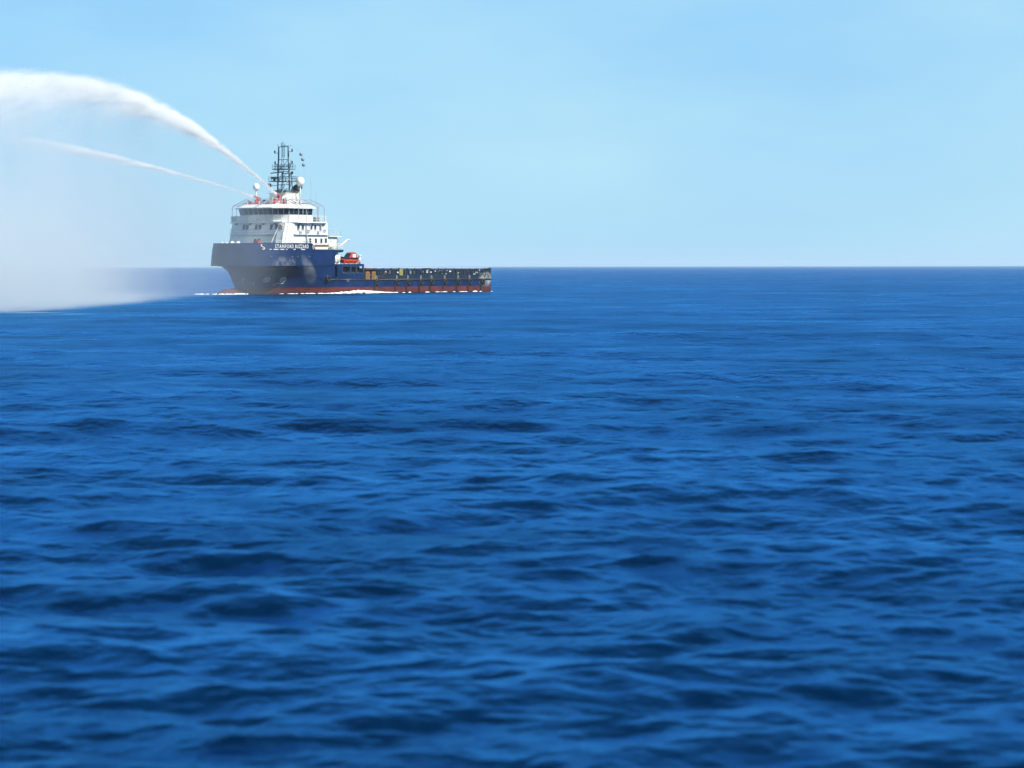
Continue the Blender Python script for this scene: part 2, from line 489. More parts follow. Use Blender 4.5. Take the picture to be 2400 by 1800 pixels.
bulb = MB()
prof = []
for j in range(13):
    t = j / 12; prof.append((1.25 * math.sqrt(max(1 - (t) ** 3.0, 0.0004)), 5.0 + 8.4 * t))
bulb.lathe((0, 0, -0.12), prof, 18, axis='X')
bulb.build('bulbous_bow', 'hull', ship)

cap = MB()
pts = [(x, up_half(x, 10.55, 7.68), 9.12) for x in stations(10.55, -4.3, 26, -4.3)]
for sd in (1, -1): cap.tube([(a, sd * b, c) for a, b, c in pts], 0.07)
for sd in (1, -1): cap.beam((-4.3, sd * 7.68, 9.12), (-4.9, sd * 7.83, 8.1), 0.07)
cap.build('bulwark_cap_rail', 'hull', ship)

knuck = MB()
pts = [(x, up_half(x, 11.17, 8.08), 5.14) for x in stations(11.17, -10.9, 26, -10.9)]
for sd in (1, -1): knuck.tube([(a, sd * b, c) for a, b, c in pts], 0.06)
knuck.build('knuckle_bar', 'hull', ship)

dk = MB()
def deck_poly(tip, fn, x_end, z):
    st_ = stations(tip, x_end, 26, max(-12.0, x_end))
    a = [(x, fn(x) - 0.03, z) for x in st_]; b = [(x, -(fn(x) - 0.03), z) for x in reversed(st_)]
    return a + b[:-1]
P_ = deck_poly(10.8, lambda x: up_half(x, 10.8, 7.85), -10.4, 8.06)
dk.add(P_, [tuple(range(len(P_)))])
dk.box(-13.2, -10.62, -7.9, 7.9, 7.97, 8.10)
dk.build('forecastle_deck', 'deck', ship)
dk = MB(); dk.box(STERN + 0.05, -11.0, -7.95, 7.95, 2.95, 3.04)
cd = dk.build('cargo_deck', 'deck', ship)
# boat deck block with three recessed openings on each side
bd = MB()
bd.box(-19.2, -11.2, -7.98, 7.98, 5.25, 5.42)
bd.box(-11.3, -11.22, -7.4, 7.4, 3.04, 5.24)
for sd in (1, -1):
    y0, y1 = (7.72, 8.0) if sd > 0 else (-8.0, -7.72)
    bd.box(-19.2, -11.2, y0, y1, 3.06, 3.75)
    bd.box(-19.2, -11.2, y0, y1, 5.02, 5.249)
    for a, b in ((-19.2, -18.95), (-17.0, -16.75), (-15.3, -14.95), (-12.75, -11.2)):
        bd.box(a, b, y0, y1, 3.751, 5.019)
bd.build('boat_deck_housing', 'hull', ship)
for sd in (1, -1):
    y = 7.0 * sd
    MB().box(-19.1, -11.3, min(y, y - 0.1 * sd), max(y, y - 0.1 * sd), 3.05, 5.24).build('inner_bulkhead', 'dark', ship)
    for a, b in ((-18.95, -17.0), (-16.75, -15.3), (-14.95, -12.75)):
        y = 8.0 * sd
        MB().tube([(a, y, 3.75), (b, y, 3.75), (b, y, 5.02), (a, y, 5.02), (a, y, 3.75)], 0.03).build('opening_frame', 'mast', ship)

# cargo rails: outer plate band, posts, top rail, inner panels
for sd in (1, -1):
    cr = MB()
    ys = lambda a, b: (a, b) if sd > 0 else (-b, -a)
    y0, y1 = ys(7.86, 8.03)
    cr.box(STERN, -19.2, y0, y1, 2.55, 3.34)
    y0, y1 = ys(7.80, 7.97)
    # plating is continuous aft, broken forward by the locker bay
    cr.box(STERN, -23.3, y0, y1, 3.341, 4.30)
    cr.box(-19.45, -19.2, y0, y1, 3.341, 4.30)
    cr.box(STERN, -19.2, *ys(7.70, 8.02), 4.301, 4.44)
    cr.build('cargo_rail', 'rail_plate', ship)
    st_ = MB()
    x = -20.2
    k = 0
    while x > STERN + 0.2:
        if not (-23.3 < x < -19.4):
            st_.box(x - 0.07, x + 0.07, *ys(7.98, 8.10), 3.36, 4.29)
        if k % 2 == 0:
            st_.box(x - 0.06, x + 0.06, *ys(7.55, 7.68), 3.04, 4.7)
        x -= 1.27; k += 1
    st_.build('rail_stanchion', 'rail_plate', ship)['kind'] = 'stuff'
    tr = MB()
    tr.tube([(-19.2, sd * 7.75, 4.72), (-30, sd * 7.75, 4.70), (-45, sd * 7.75, 4.66), (STERN, sd * 7.75, 4.62)], 0.075, 8)
    tr.build('top_pipe', 'pale', ship)
    # fairleads, valves, pipe ends and chain plates scattered along the rail
    ft = MB()
    for q in range(46):
        x = random.uniform(STERN + 1, -24); z = random.uniform(3.45, 4.25); w = random.uniform(0.06, 0.35); h = random.uniform(0.04, 0.16)
        ft.box(x - w, x + w, *ys(7.972, 7.99 + random.uniform(0.01, 0.06)), z - h, z + h, random.choice([0, 0, 1, 2, 2]))
    ft.build('rail_fittings', ['pale', 'brown', 'mast'], ship)['kind'] = 'stuff'
# low sheathed stern quarter posts
for sd in (1, -1):
    sq = MB(); y = 7.4 * sd
    sq.prism([(-60.0, y - 0.62, 3.05), (-58.8, y - 0.62, 3.05), (-58.8, y + 0.62, 3.05), (-60.0, y + 0.62, 3.05)],
             [(-60.0, y - 0.62, 4.65), (-59.2, y - 0.62, 4.65), (-59.2, y + 0.62, 4.65), (-60.0, y + 0.62, 4.65)])
    sq.build('stern_post', 'rail_plate', ship)

rub = MB()
for sd in (1, -1):
    rub.tube([(-9.0, sd * 7.95, 2.55), (-12, sd * 8.03, 2.52), (-20, sd * 8.05, 2.48), (STERN, sd * 8.05, 2.44)], 0.14, 8)
rub.build('rub_rail', 'black', ship)
FX = [-22.9, -29.2, -32.7, -36.8, -40.2, -44.5, -48.9, -52.7, -57.0]
fb = MB(); fb.prism([(-0.2, 0, -0.6), (0.2, 0, -0.6), (0.12, 0.2, -0.6), (-0.12, 0.2, -0.6)], [(-0.2, 0, 2.35), (0.2, 0, 2.35), (0.12, 0.2, 2.35), (-0.12, 0.2, 2.35)])
fbm = fb.mesh('side_bar', 'rubber')
for x in FX: put(fbm, 'side_bar', ship, (x + 0.55, 7.99, 0.0))  # dark upright bars on the hull side, one just ahead of each tyre

# tyres slung over the side
ty = MB(); ty.torus((0, 0, 0), 0.40, 0.20, 18, 8, 0, 'Y'); tym = ty.mesh('tyre', 'rubber')
ch = MB(); ch.tube([(-0.22, -0.12, 0.35), (-0.12, -0.2, 1.25)], 0.035, 5).tube([(0.22, -0.12, 0.35), (0.12, -0.2, 1.25)], 0.035, 5)
chm = ch.mesh('chain', 'pale')
ORD = ['ochre gratings, first of the nine along the rail', 'dark cargo rail, second from the ochre gratings', 'cargo rail just behind the yellow ladder panel',
       'cargo rail, fourth from the ochre gratings', 'cargo rail, middle one of the nine along the rail', 'cargo rail, fourth from the stern',
       'cargo rail, third from the stern', 'cargo rail, second from the stern', 'pale worn plating at the stern corner']
for i, x in enumerate([-8.4] + FX):
    z = 2.02 if i else 2.75
    y = 8.22 if i else 8.1
    t = empty('tyre_fender', W(x, y, z), SHIP_YAW)
    if i == 0: lab = 'black tyre fender alone on the blue bow side, below the white boat winch'
    else: lab = 'black tyre fender hanging below the ' + ORD[i - 1]
    tag(t, lab, 'tyre fender', 'tyre fenders hung along the port side')
    put(tym, 'tyre', t); put(chm, 'chain', t)

# ochre slatted gratings on the side below a rusty bay in the rail
for x, w in ((-20.15, 0.62), (-21.95, 0.58)):
    b = MB(); b.box(-w, w, 0, 0.10, 0, 1.4)
    g = b.build('side_grating', 'ochre', ship); g.location = (x, 8.05, 2.6)
    sl = MB(); sl.box(-w + 0.1, w - 0.1, 0.101, 0.15, -0.05, 0.05); slm = sl.mesh('slat', 'brown')
    for k in range(6): put(slm, 'slat', g, (0, 0, 0.2 + 0.2 * k))
bay = MB(); bay.box(-23.3, -19.45, 7.0, 7.15, 3.05, 4.68); bay.box(-23.3, -19.45, 7.16, 7.68, 4.32, 4.45)
bay.build('rail_bay', 'brown', ship)

lad = MB()
lad.box(-0.52, -0.44, -0.04, 0.04, 0, 1.25).box(0.44, 0.52, -0.04, 0.04, 0, 1.25).box(-0.43, 0.43, -0.05, -0.02, 0, 1.25)
lo = lad.build('side_ladder', 'yellowgreen', ship); lo.location = (-30.4, 8.16, 3.25)
ru = MB(); ru.box(-0.43, 0.43, -0.02, 0.05, -0.035, 0.035); rum = ru.mesh('rung', 'brown')
for k in range(5): put(rum, 'rung', lo, (0, 0, 0.13 + 0.25 * k))

# ------------------------------------------------------------------ superstructure
def rail_mesh(mb, path, z0, hs, r=0.035, gap=1.3, posts=True):
    for h in hs: mb.tube([(a, b, z0 + h) for a, b in path], r, 5)
    if posts:
        for (a0, b0), (a1, b1) in zip(path[:-1], path[1:]):
            d = math.hypot(a1 - a0, b1 - b0); kk = max(1, round(d / gap))
            for i in range(kk):
                t = i / kk; mb.beam((a0 + (a1 - a0) * t, b0 + (b1 - b0) * t, z0), (a0 + (a1 - a0) * t, b0 + (b1 - b0) * t, z0 + hs[-1]), r, 5)
def quad_lerp(a, b, t): return (a[0] + (b[0] - a[0]) * t, a[1] + (b[1] - a[1]) * t)
sup = MB()
bot = [(2.5, -6.6, 8.06), (2.5, 6.6, 8.06), (1.6, 7.45, 8.06), (-9.2, 7.45, 8.06), (-9.2, -7.45, 8.06), (1.6, -7.45, 8.06)]
top = [(1.1, -6.6, 12.88), (1.1, 6.6, 12.88), (0.4, 7.35, 12.88), (-9.2, 7.35, 12.88), (-9.2, -7.35, 12.88), (0.4, -7.35, 12.88)]
sup.prism(bot, top)
sup_o = sup.build('superstructure', 'white', ship)
af = MB()
af.prism([(-12.2, -7.2, 8.08), (-9.25, -7.2, 8.08), (-9.25, 7.2, 8.08), (-12.2, 7.2, 8.08)], [(-12.2, -7.2, 10.4), (-9.25, -7.2, 10.4), (-9.25, 7.2, 10.4), (-12.2, 7.2, 10.4)])
af.box(-12.9, -9.25, -7.7, 7.7, 10.42, 10.56)
af_o = af.build('aft_deckhouse', 'cream', ship)
for x in (-9.9, -11.2):
    pass

# windows: one shared mesh, frame and pane
def window_mesh(w, h, name):
    b = MB()
    b.box(-w / 2, w / 2, 0.0, 0.035, -h / 2, h / 2, 0)
    f = 0.07
    b.box(-w / 2 - f, w / 2 + f, 0.0, 0.07, h / 2, h / 2 + f, 1).box(-w / 2 - f, w / 2 + f, 0.0, 0.07, -h / 2 - f, -h / 2, 1)
    b.box(-w / 2 - f, -w / 2, 0.0, 0.07, -h / 2, h / 2, 1).box(w / 2, w / 2 + f, 0.0, 0.07, -h / 2, h / 2, 1)
    return b.mesh(name, ['glass', 'pale'])
wm = window_mesh(0.62, 0.95, 'window')
wms = window_mesh(0.55, 0.85, 'window')
def front_x(z): return 2.5 + (1.1 - 2.5) * (z - 8.06) / (12.88 - 8.06)
rake = math.atan2(1.4, 4.82)
for y in (-3.75, -2.95, -0.85, 0.05, 2.75, 3.95):
    z = 12.1
    o = put(wm, 'window', sup_o, (front_x(z) + 0.005, y, z), (0, 0, 0))
    o.rotation_euler = (Matrix.Rotation(-rake, 3, 'Y') @ Matrix.Rotation(-math.pi / 2, 3, 'Z')).to_euler()
for y in (-0.55, 0.35):
    z = 9.55
    o = put(wms, 'window', sup_o, (front_x(z) + 0.005, y, z))
    o.rotation_euler = (Matrix.Rotation(-rake, 3, 'Y') @ Matrix.Rotation(-math.pi / 2, 3, 'Z')).to_euler()
for sd in (1, -1):
    for x, z, mm in ((-0.6, 12.1, wm), (-1.9, 12.1, wm), (-4.4, 12.1, wms), (-5.5, 12.1, wms), (-7.0, 12.0, wms),
                     (-4.0, 9.65, wms), (-5.6, 9.65, wms), (-7.2, 9.65, wms), (-8.5, 9.7, wms)):
        yy = 7.45 + (7.35 - 7.45) * (z - 8.06) / 4.82
        put(mm, 'window', sup_o, (x, sd * (yy + 0.005), z), (0, 0, 0 if sd > 0 else math.pi))
# trunk with ladder and number board on the front, seams
tr = MB()
tr.prism([(3.1, 4.75, 8.07), (3.1, 6.35, 8.07), (2.0, 6.35, 8.07), (2.0, 4.75, 8.07)], [(1.75, 4.85, 12.86), (1.75, 6.35, 12.86), (1.0, 6.35, 12.86), (1.0, 4.85, 12.86)])
tr.beam((3.6, 3.9, 8.1), (2.0, 4.9, 12.2), 0.07).beam((3.3, 6.7, 8.1), (1.9, 6.1, 12.0), 0.06)
tr.build('stair_trunk', 'white', sup_o)
sm = MB()
for z in (10.75,):
    xf = front_x(z)
    sm.tube([(xf + 0.02, -6.6, z), (xf + 0.02, 4.7, z)], 0.05).tube([(0.95, 7.43, z), (-9.2, 7.43, z)], 0.06)
sm.build('deck_seam', 'pale', sup_o)
dr = MB(); dr.box(-0.45, 0.45, 0, 0.06, 0, 1.95, 0)
drm = dr.mesh('door', 'pale')
put(drm, 'door', sup_o, (-2.9, 7.46, 8.15)); put(drm, 'door', af_o, (-10.6, 7.21, 8.15))
pv = MB()
pv.tube([(-2.8, 7.95, 12.9), (-2.8, 7.62, 12.4), (-2.8, 7.62, 8.1)], 0.11, 8)
pv.build('drain_pipe', 'grey', sup_o)
# walkway rail, flood lights and small fittings on the house
wr = MB()
zf = 10.8
rail_mesh(wr, [(front_x(zf) + 0.5, -6.4), (front_x(zf) + 0.5, 4.6)], zf, (0.45, 0.95), 0.03, 1.3)
rail_mesh(wr, [(0.6, 7.75), (-9.0, 7.75)], zf, (0.45, 0.95), 0.03, 1.3)
wr.box(front_x(zf) - 0.1, front_x(zf) + 0.55, -6.5, 4.65, zf - 0.08, zf).box(-9.1, 0.7, 7.38, 7.8, zf - 0.08, zf)
wr.build('walkway', 'pale', sup_o)
fl = MB(); fl.box(-0.16, 0.16, -0.16, 0.16, -0.14, 0.14); flm = fl.mesh('flood_light', 'mast')
for x, y in ((1.3, -5.6), (1.3, -2.4), (1.3, 0.8), (1.3, 3.6), (-1.0, 7.6), (-4.6, 7.6), (-7.8, 7.6)): put(flm, 'flood_light', sup_o, (x, y, 12.7))
vb = MB(); vb.box(-0.3, 0.3, 0, 0.12, -0.25, 0.25); vbm = vb.mesh('side_vent', 'grey')
for x, z in ((-2.0, 9.0), (-3.5, 11.4), (-6.3, 11.2), (-8.2, 11.5), (-1.2, 11.2)): put(vbm, 'side_vent', sup_o, (x, 7.43, z))
# lifebuoy hung on the trunk
lb = MB(); lb.torus((0, 0, 0), 0.36, 0.11, 24, 8, 0, 'X', 1)
lb.box(-0.12, 0.02, -0.42, 0.42, -0.5, 0.5, 2)
lbo = lb.build('lifebuoy', ['red', 'white', 'cream'])
lbo.location = W(2.02, 5.55, 12.1); lbo.rotation_euler = (0, 0, SHIP_YAW)
tag(lbo, 'red and white lifebuoy hung on the white stair trunk below the wheelhouse', 'lifebuoy')

# bridge deck
bdk = MB()
bp = [(1.7, -5.5), (1.7, 5.5), (0.2, 8.0), (-8.2, 8.0), (-9.6, 6.5), (-9.6, -6.5), (-8.2, -8.0), (0.2, -8.0)]
bdk.prism([(a, b, 12.89) for a, b in bp], [(a, b, 13.12) for a, b in bp])
for y in (-7.7, 7.7):
    for x in (-1.0, -4.0, -7.0):
        bdk.beam((x, y, 12.88), (x, y * 0.965, 11.9), 0.06)
bdk.build('bridge_deck', 'white', ship)
rl = MB()
bpr = [(a * 0.985, b * 0.985) for a, b in bp]
rail_mesh(rl, bpr + [bpr[0]], 13.12, (0.35, 0.7, 1.05))
rl.build('bridge_railing', 'white', ship)
for x0, x1, y0, y1 in ((1.62, 1.66, -5.3, -0.5), (-3.8, 0.0, -7.9, -7.86), (-4.2, -2.6, 7.82, 7.86)):
    MB().box(x0, x1, y0, y1, 13.2, 14.1).build('wind_screen', 'white', ship)
dkb = MB(); dkb.box(-6.6, -5.4, 7.0, 7.5, 13.13, 14.0); dkb.build('deck_locker', 'mast', ship)

# wheelhouse
bh = [(2.0, -3.5), (2.0, 3.5), (0.2, 6.0), (-6.6, 6.0), (-6.6, -6.0), (0.2, -6.0)]
bl = [(1.35, -3.3), (1.35, 3.3), (-0.2, 5.6), (-6.6, 5.6), (-6.6, -5.6), (-0.2, -5.6)]
ZB, ZS, ZT, ZR = 13.13, 14.35, 15.52, 15.68
bridge = MB()
def lv(t): return [(a[0] + (b[0] - a[0]) * t, a[1] + (b[1] - a[1]) * t) for a, b in zip(bl, bh)]
ts = (ZS - ZB) / (ZT - ZB)
bridge.prism([(a, b, ZB) for a, b in bl], [(a, b, ZS) for a, b in lv(ts)], 0)
bridge.prism([(a - 0.03 if a > 0 else a, b * 0.992, ZS + 0.001) for a, b in lv(ts)], [(a - 0.03 if a > 0 else a, b * 0.992, ZT) for a, b in bh], 1)
br_o = bridge.build('wheelhouse', ['white', 'pale'], ship)
gl = {}
def band(p0l, p1l, p0h, p1h, cnt, gap=0.14):
    """window panes along one facet of the band between ZS and ZT"""
    for i in range(cnt):
        t0, t1 = (i + gap / 2) / cnt, (i + 1 - gap / 2) / cnt
        z0, z1 = ZS + 0.08, ZT - 0.06
        a0 = quad_lerp(p0l, p1l, t0); a1 = quad_lerp(p0l, p1l, t1); b0 = quad_lerp(p0h, p1h, t0); b1 = quad_lerp(p0h, p1h, t1)
        d = Vector((p1l[1] - p0l[1], -(p1l[0] - p0l[0]), 0)).normalized()
        if d.dot(Vector((p0l[0] + 3, p0l[1], 0))) < 0: d = -d
        vs = []
        for off in (-0.02, 0.035):
            vs += [(a0[0] + d.x * off, a0[1] + d.y * off, z0), (a1[0] + d.x * off, a1[1] + d.y * off, z0),
                   (b1[0] + d.x * off, b1[1] + d.y * off, z1), (b0[0] + d.x * off, b0[1] + d.y * off, z1)]
        mb = MB(); mb.add(vs, [(3, 2, 1, 0), (4, 5, 6, 7), (0, 1, 5, 4), (1, 2, 6, 5), (2, 3, 7, 6), (3, 0, 4, 7)])
        mb.build('window', 'glass', br_o)
lo_ = lv(ts)
band(lo_[0], lo_[1], bh[0], bh[1], 6); band(lo_[1], lo_[2], bh[1], bh[2], 3); band(lo_[5], lo_[0], bh[5], bh[0], 3)
band(lo_[2], lo_[3], bh[2], bh[3], 5); band(lo_[4], lo_[5], bh[4], bh[5], 5)
rf = MB()
ro = [(a + (0.5 if a > 0 else -0.3), b * 1.07) for a, b in bh]
ri = [(a - 0.6 if a > 0 else a + 0.3, b * 0.9) for a, b in bh]
rf.prism([(a, b, ZT + 0.01) for a, b in ro], [(a, b, ZR) for a, b in ro])
rf.prism([(a, b, ZR + 0.001) for a, b in ro], [(a, b, 16.3) for a, b in ri])
rf_o = rf.build('roof', 'white', br_o)
pr_ = MB()
pr_.tube([(a, b, 16.5) for a, b in ri + [ri[0]]], 0.055, 6, 0)
for a, b in ri: pr_.beam((a, b, 16.25), (a, b, 16.55), 0.05, 5, 0)
pr_.build('foam_pipe', 'red', rf_o)
rl = MB(); rail_mesh(rl, [(a * 0.93, b * 0.93) for a, b in ri] + [(ri[0][0] * 0.93, ri[0][1] * 0.93)], 16.3, (0.5, 1.0), 0.03, 1.4)
rl.build('roof_railing', 'pale', rf_o)
# wing pipe frames
for sd in (1, -1):
    pf = MB()
    for x in (-0.2, -1.4, -5.6, -7.6):
        pf.tube([(x, sd * 4.6, 17.2), (x, sd * 7.5, 16.1), (x, sd * 7.85, 15.7), (x, sd * 7.9, 13.1)], 0.065, 6)
    pf.tube([(-0.2, sd * 7.5, 16.1), (-7.6, sd * 7.5, 16.1)], 0.055, 6).tube([(-0.2, sd * 4.6, 17.2), (-7.6, sd * 4.6, 17.2)], 0.05, 6)
    for x in (-3.2, -6.7): pf.beam((x, sd * 7.2, 16.1), (x, sd * 7.2, 13.1), 0.06)
    pf.build('wing_frame', 'grey', ship)

# funnel casing / top house
fc = MB()
def rr(x0, x1, y, c): return [(x0, -y + c), (x0 + c, -y), (x1 - c, -y), (x1, -y + c), (x1, y - c), (x1 - c, y), (x0 + c, y), (x0, y - c)]
q0, q1 = rr(-8.2, -3.2, 2.1, 0.5), rr(-8.0, -3.5, 1.95, 0.5)
fc.prism([(a, b, 16.2) for a, b in q0], [(a, b, 18.35) for a, b in q1])
fc.box(-8.1, -3.4, -2.05, 2.05, 18.36, 18.46)
fc_o = fc.build('top_house', 'cream', ship)
for x, y, w, h, z in ((-4.2, 2.05, 0.5, 0.35, 17.4), (-5.6, 2.08, 0.55, 0.3, 17.6), (-6.8, 2.08, 0.4, 0.35, 17.3)):
    MB().box(x - w, x + w, y - 0.05, y + 0.06, z - h, z + h, 0).build('vent_louvre', 'pale', fc_o)
for y in (-1.2, 0.0, 1.2):
    MB().box(-3.42, -3.2, y - 0.35, y + 0.35, 17.1, 17.7).build('vent_louvre', 'pale', fc_o)
eq = MB()
for i in range(24):
    x, y = random.uniform(-6.5, 0.2), random.choice([-1, 1]) * random.uniform(2.4, 4.6)
    s_ = random.uniform(0.08, 0.28)
    eq.box(x - s_, x + s_, y - s_, y + s_, 16.25, 16.5 + random.uniform(0.1, 0.9), random.choice([0, 0, 1, 2]))
eq.build('roof_equipment', ['white', 'pale', 'red'], ship)['kind'] = 'stuff'

# exhaust pipes, swept aft
for x, h in ((-7.0, 1.75), (-7.9, 1.2)):
    ex = MB()
    P0 = [Vector((x, 0.9, 18.4)), Vector((x, 1.1, 18.4 + 0.45 * h)), Vector((x - 0.45, 1.35, 18.4 + 0.75 * h)), Vector((x - 0.95, 1.6, 18.4 + h))]
    rr_ = [0.42, 0.42, 0.36, 0.22]
    for i in range(3): ex.beam(P0[i], P0[i + 1], rr_[i], 12, 0, rr_[i + 1])
    ex.build('exhaust_pipe', 'black', ship)
hs = MB(); hs.box(-7.4, -4.4, -1.5, 1.5, 18.47, 19.0); hs.build('exhaust_base', 'mast', ship)

# mast
mx = -5.5
mast = MB()
LG = [(mx, -1.25), (mx, 1.25)]
for (a, b) in LG:
    mast.tube([(a, b * 1.12, 18.4), (a, b * 1.05, 22.4), (a, b * 0.92, 25.0), (a, b * 0.9, 27.0)], 0.14, 8)
for (a, b) in ((mx - 1.0, -1.0), (mx - 1.0, 1.0)):
    mast.tube([(a, b * 1.3, 18.4), (a, b, 22.4)], 0.10, 6)
for z in (19.2, 20.0, 20.6, 21.4, 22.4, 23.4, 24.6, 26.95):
    mast.beam((mx, -1.25, z), (mx, 1.25, z), 0.06, 6)
for z0, z1 in ((18.5, 20.6), (20.6, 22.4), (22.4, 24.6)):
    mast.beam((mx, -1.3, z0), (mx, 1.2, z1), 0.045, 5); mast.beam((mx, 1.3, z0), (mx - 1, 1.0, z1), 0.045, 5); mast.beam((mx, -1.3, z0), (mx - 1, -1.0, z1), 0.045, 5)
mast_o = mast.build('mast', 'mast', ship)
for z, w, d in ((20.55, 2.5, 1.6), (22.75, 1.9, 1.2)):
    pfm = MB(); pfm.box(mx - d, mx + d * 0.8, -w, w * 0.95, z, z + 0.14)
    o = pfm.build('platform', 'mast', mast_o)
    rl = MB(); q = [(mx - d, -w), (mx + d * 0.8, -w), (mx + d * 0.8, w * 0.95), (mx - d, w * 0.95), (mx - d, -w)]
    rail_mesh(rl, q, z + 0.14, (0.4, 0.75), 0.032, 0.8)
    rl.build('platform_railing', 'mast', mast_o)
ld = MB()
ld.beam((mx + 0.2, -0.25, 18.4), (mx + 0.2, -0.25, 26.9), 0.035, 5).beam((mx + 0.2, 0.2, 18.4), (mx + 0.2, 0.2, 26.9), 0.035, 5)
z = 18.6
while z < 26.8:
    ld.beam((mx + 0.2, -0.25, z), (mx + 0.2, 0.2, z), 0.025, 4); z += 0.4
ld.build('mast_ladder', 'mast', mast_o)
yd = MB()
yd.beam((mx + 0.3, -2.8, 22.15), (mx + 0.3, 0.3, 22.35), 0.10, 6); yd.beam((mx, -0.2, 22.05), (mx, 2.2, 22.1), 0.07, 6)
yd.build('yard_arm', 'mast', mast_o)
rd = MB(); rd.box(mx + 0.6, mx + 1.0, -2.2, -0.9, 21.15, 21.4); rd.beam((mx + 0.8, -1.55, 20.7), (mx + 0.8, -1.55, 21.15), 0.22, 8)
rd.build('radar_scanner', 'mast', mast_o)
rd = MB(); rd.box(mx + 0.6, mx + 0.9, -1.2, 1.1, 23.25, 23.42); rd.beam((mx + 0.75, 0, 22.9), (mx + 0.75, 0, 23.25), 0.18, 8)
rd.build('radar_scanner', 'pale', mast_o)
sp = MB(); sp.beam((mx + 0.9, -2.4, 19.9), (mx + 1.3, -2.5, 19.9), 0.36, 10); sp.beam((mx + 0.8, -2.4, 19.9), (mx, -1.3, 19.9), 0.06, 5)
sp.build('search_light', 'grey', mast_o)
nl = MB(); nl.beam((0, 0, 0), (0, 0, 0.42), 0.13, 8); nl.beam((0, 0, -0.08), (0, 0, 0), 0.16, 8)
nlm = nl.mesh('navigation_light', 'black')
for (y, z) in ((-2.05, 25.9), (2.05, 26.1), (-2.0, 23.9), (2.05, 23.9), (2.1, 22.0)):
    nlo = put(nlm, 'navigation_light', mast_o, (mx, y, z))
    sgn = 1 if y > 0 else -1
    MB().tube([(mx, y, z - 0.06), (mx, sgn * 1.5, z - 0.12), (mx, sgn * 1.2, z + 0.1)], 0.045, 5).build('light_bracket', 'mast', mast_o)
def antenna(*bs):
    an = MB()
    for p0, p1, r in bs: an.beam(p0, p1, r, 5)
    an.build('antenna', 'mast', mast_o)
antenna(((mx, -1.15, 27.0), (mx, -1.4, 27.5), 0.05))
antenna(((mx, -0.1, 26.9), (mx, -0.1, 27.9), 0.07))
antenna(((mx, -0.45, 27.0), (mx, -0.45, 27.7), 0.06))
antenna(((mx, 0.35, 27.0), (mx, 0.35, 27.5), 0.06))
antenna(((mx, -0.6, 27.1), (mx, 1.2, 27.1), 0.05), ((mx, 1.0, 27.1), (mx, 1.9, 27.15), 0.035))
antenna(((mx, -0.25, 25.0), (mx, -0.25, 26.9), 0.05))
antenna(((mx, 0.25, 25.0), (mx, 0.25, 26.9), 0.05))
antenna(((mx, -1.3, 23.3), (mx, -2.4, 23.3), 0.03))
antenna(((mx, -1.1, 23.0), (mx, -2.4, 23.0), 0.03))
antenna(((mx, -1.1, 22.6), (mx, -2.4, 22.55), 0.03))
wp = MB(); wp.beam((-3.2, 1.5, 18.5), (-3.4, 2.9, 21.0), 0.06, 6); wp.build('mast_stay', 'white', ship)
for x, y, h in ((-7.5, 4.8, 4.6), (-6.9, 3.2, 2.4), (-6.2, -3.9, 2.2), (-8.0, 5.6, 2.0), (-3.0, 4.2, 2.6)):
    MB().beam((x, y, 16.2), (x, y, 16.7 + h), 0.035, 5, 0, 0.015).build('whip_antenna', 'grey', ship)

# satellite domes on poles
for (x, y, zc, r) in ((-2.7, -4.2, 19.65, 0.62), (-6.7, 2.95, 20.6, 0.80)):
    b = MB()
    b.lathe((x, y, zc), [(r * 0.6, -r * 1.0), (r * 0.93, -r * 0.55), (r, 0.0), (r * 0.93, r * 0.38), (r * 0.7, r * 0.74), (r * 0.36, r * 0.95), (0.02, r * 1.02)], 18)
    dm = b.build('satellite_dome', 'dome', ship)
    b = MB(); b.beam((x, y, 16.2), (x, y, zc - r * 0.95), 0.13, 8); b.beam((x, y, zc - r * 1.25), (x, y, zc - r * 0.98), 0.18, 8, 0, r * 0.55)
    b.build('pole', 'pale', dm)

# fire monitors
U = Vector((-0.219, -0.976, 0.0)).normalized()
U2 = Vector((-0.55, -0.835, 0.0)).normalized()
def monitor(x, y, z, elev, U):
    U_loc = SHIP.to_3x3().inverted() @ U
    b = MB()
    b.beam((x, y, 16.2), (x, y, z - 0.35), 0.16, 8).beam((x, y, z - 0.55), (x, y, z - 0.2), 0.34, 10)
    b.beam((x - 0.3, y - 0.5, z - 0.3), (x + 0.3, y + 0.5, z - 0.1), 0.14, 6)
    mo = b.build('fire_monitor', 'red', ship)
    d = (U_loc * math.cos(elev) + Vector((0, 0, math.sin(elev)))).normalized()
    a = Vector((x, y, z))
    b = MB(); b.beam(a - d * 0.7, a + d * 0.5, 0.17, 10, 0, 0.15).beam(a + d * 0.5, a + d * 1.5, 0.15, 10, 0, 0.11).torus(tuple(a - Vector((0, 0, 0.1))), 0.35, 0.05, 12, 6, 0, 'Z')
    b.build('barrel', 'red', mo)
    return a + d * 1.5
TIP1 = monitor(-2.35, 1.45, 17.95, 0.245, U)
TIP2 = monitor(-1.9, -3.1, 17.6, 0.19, U2)

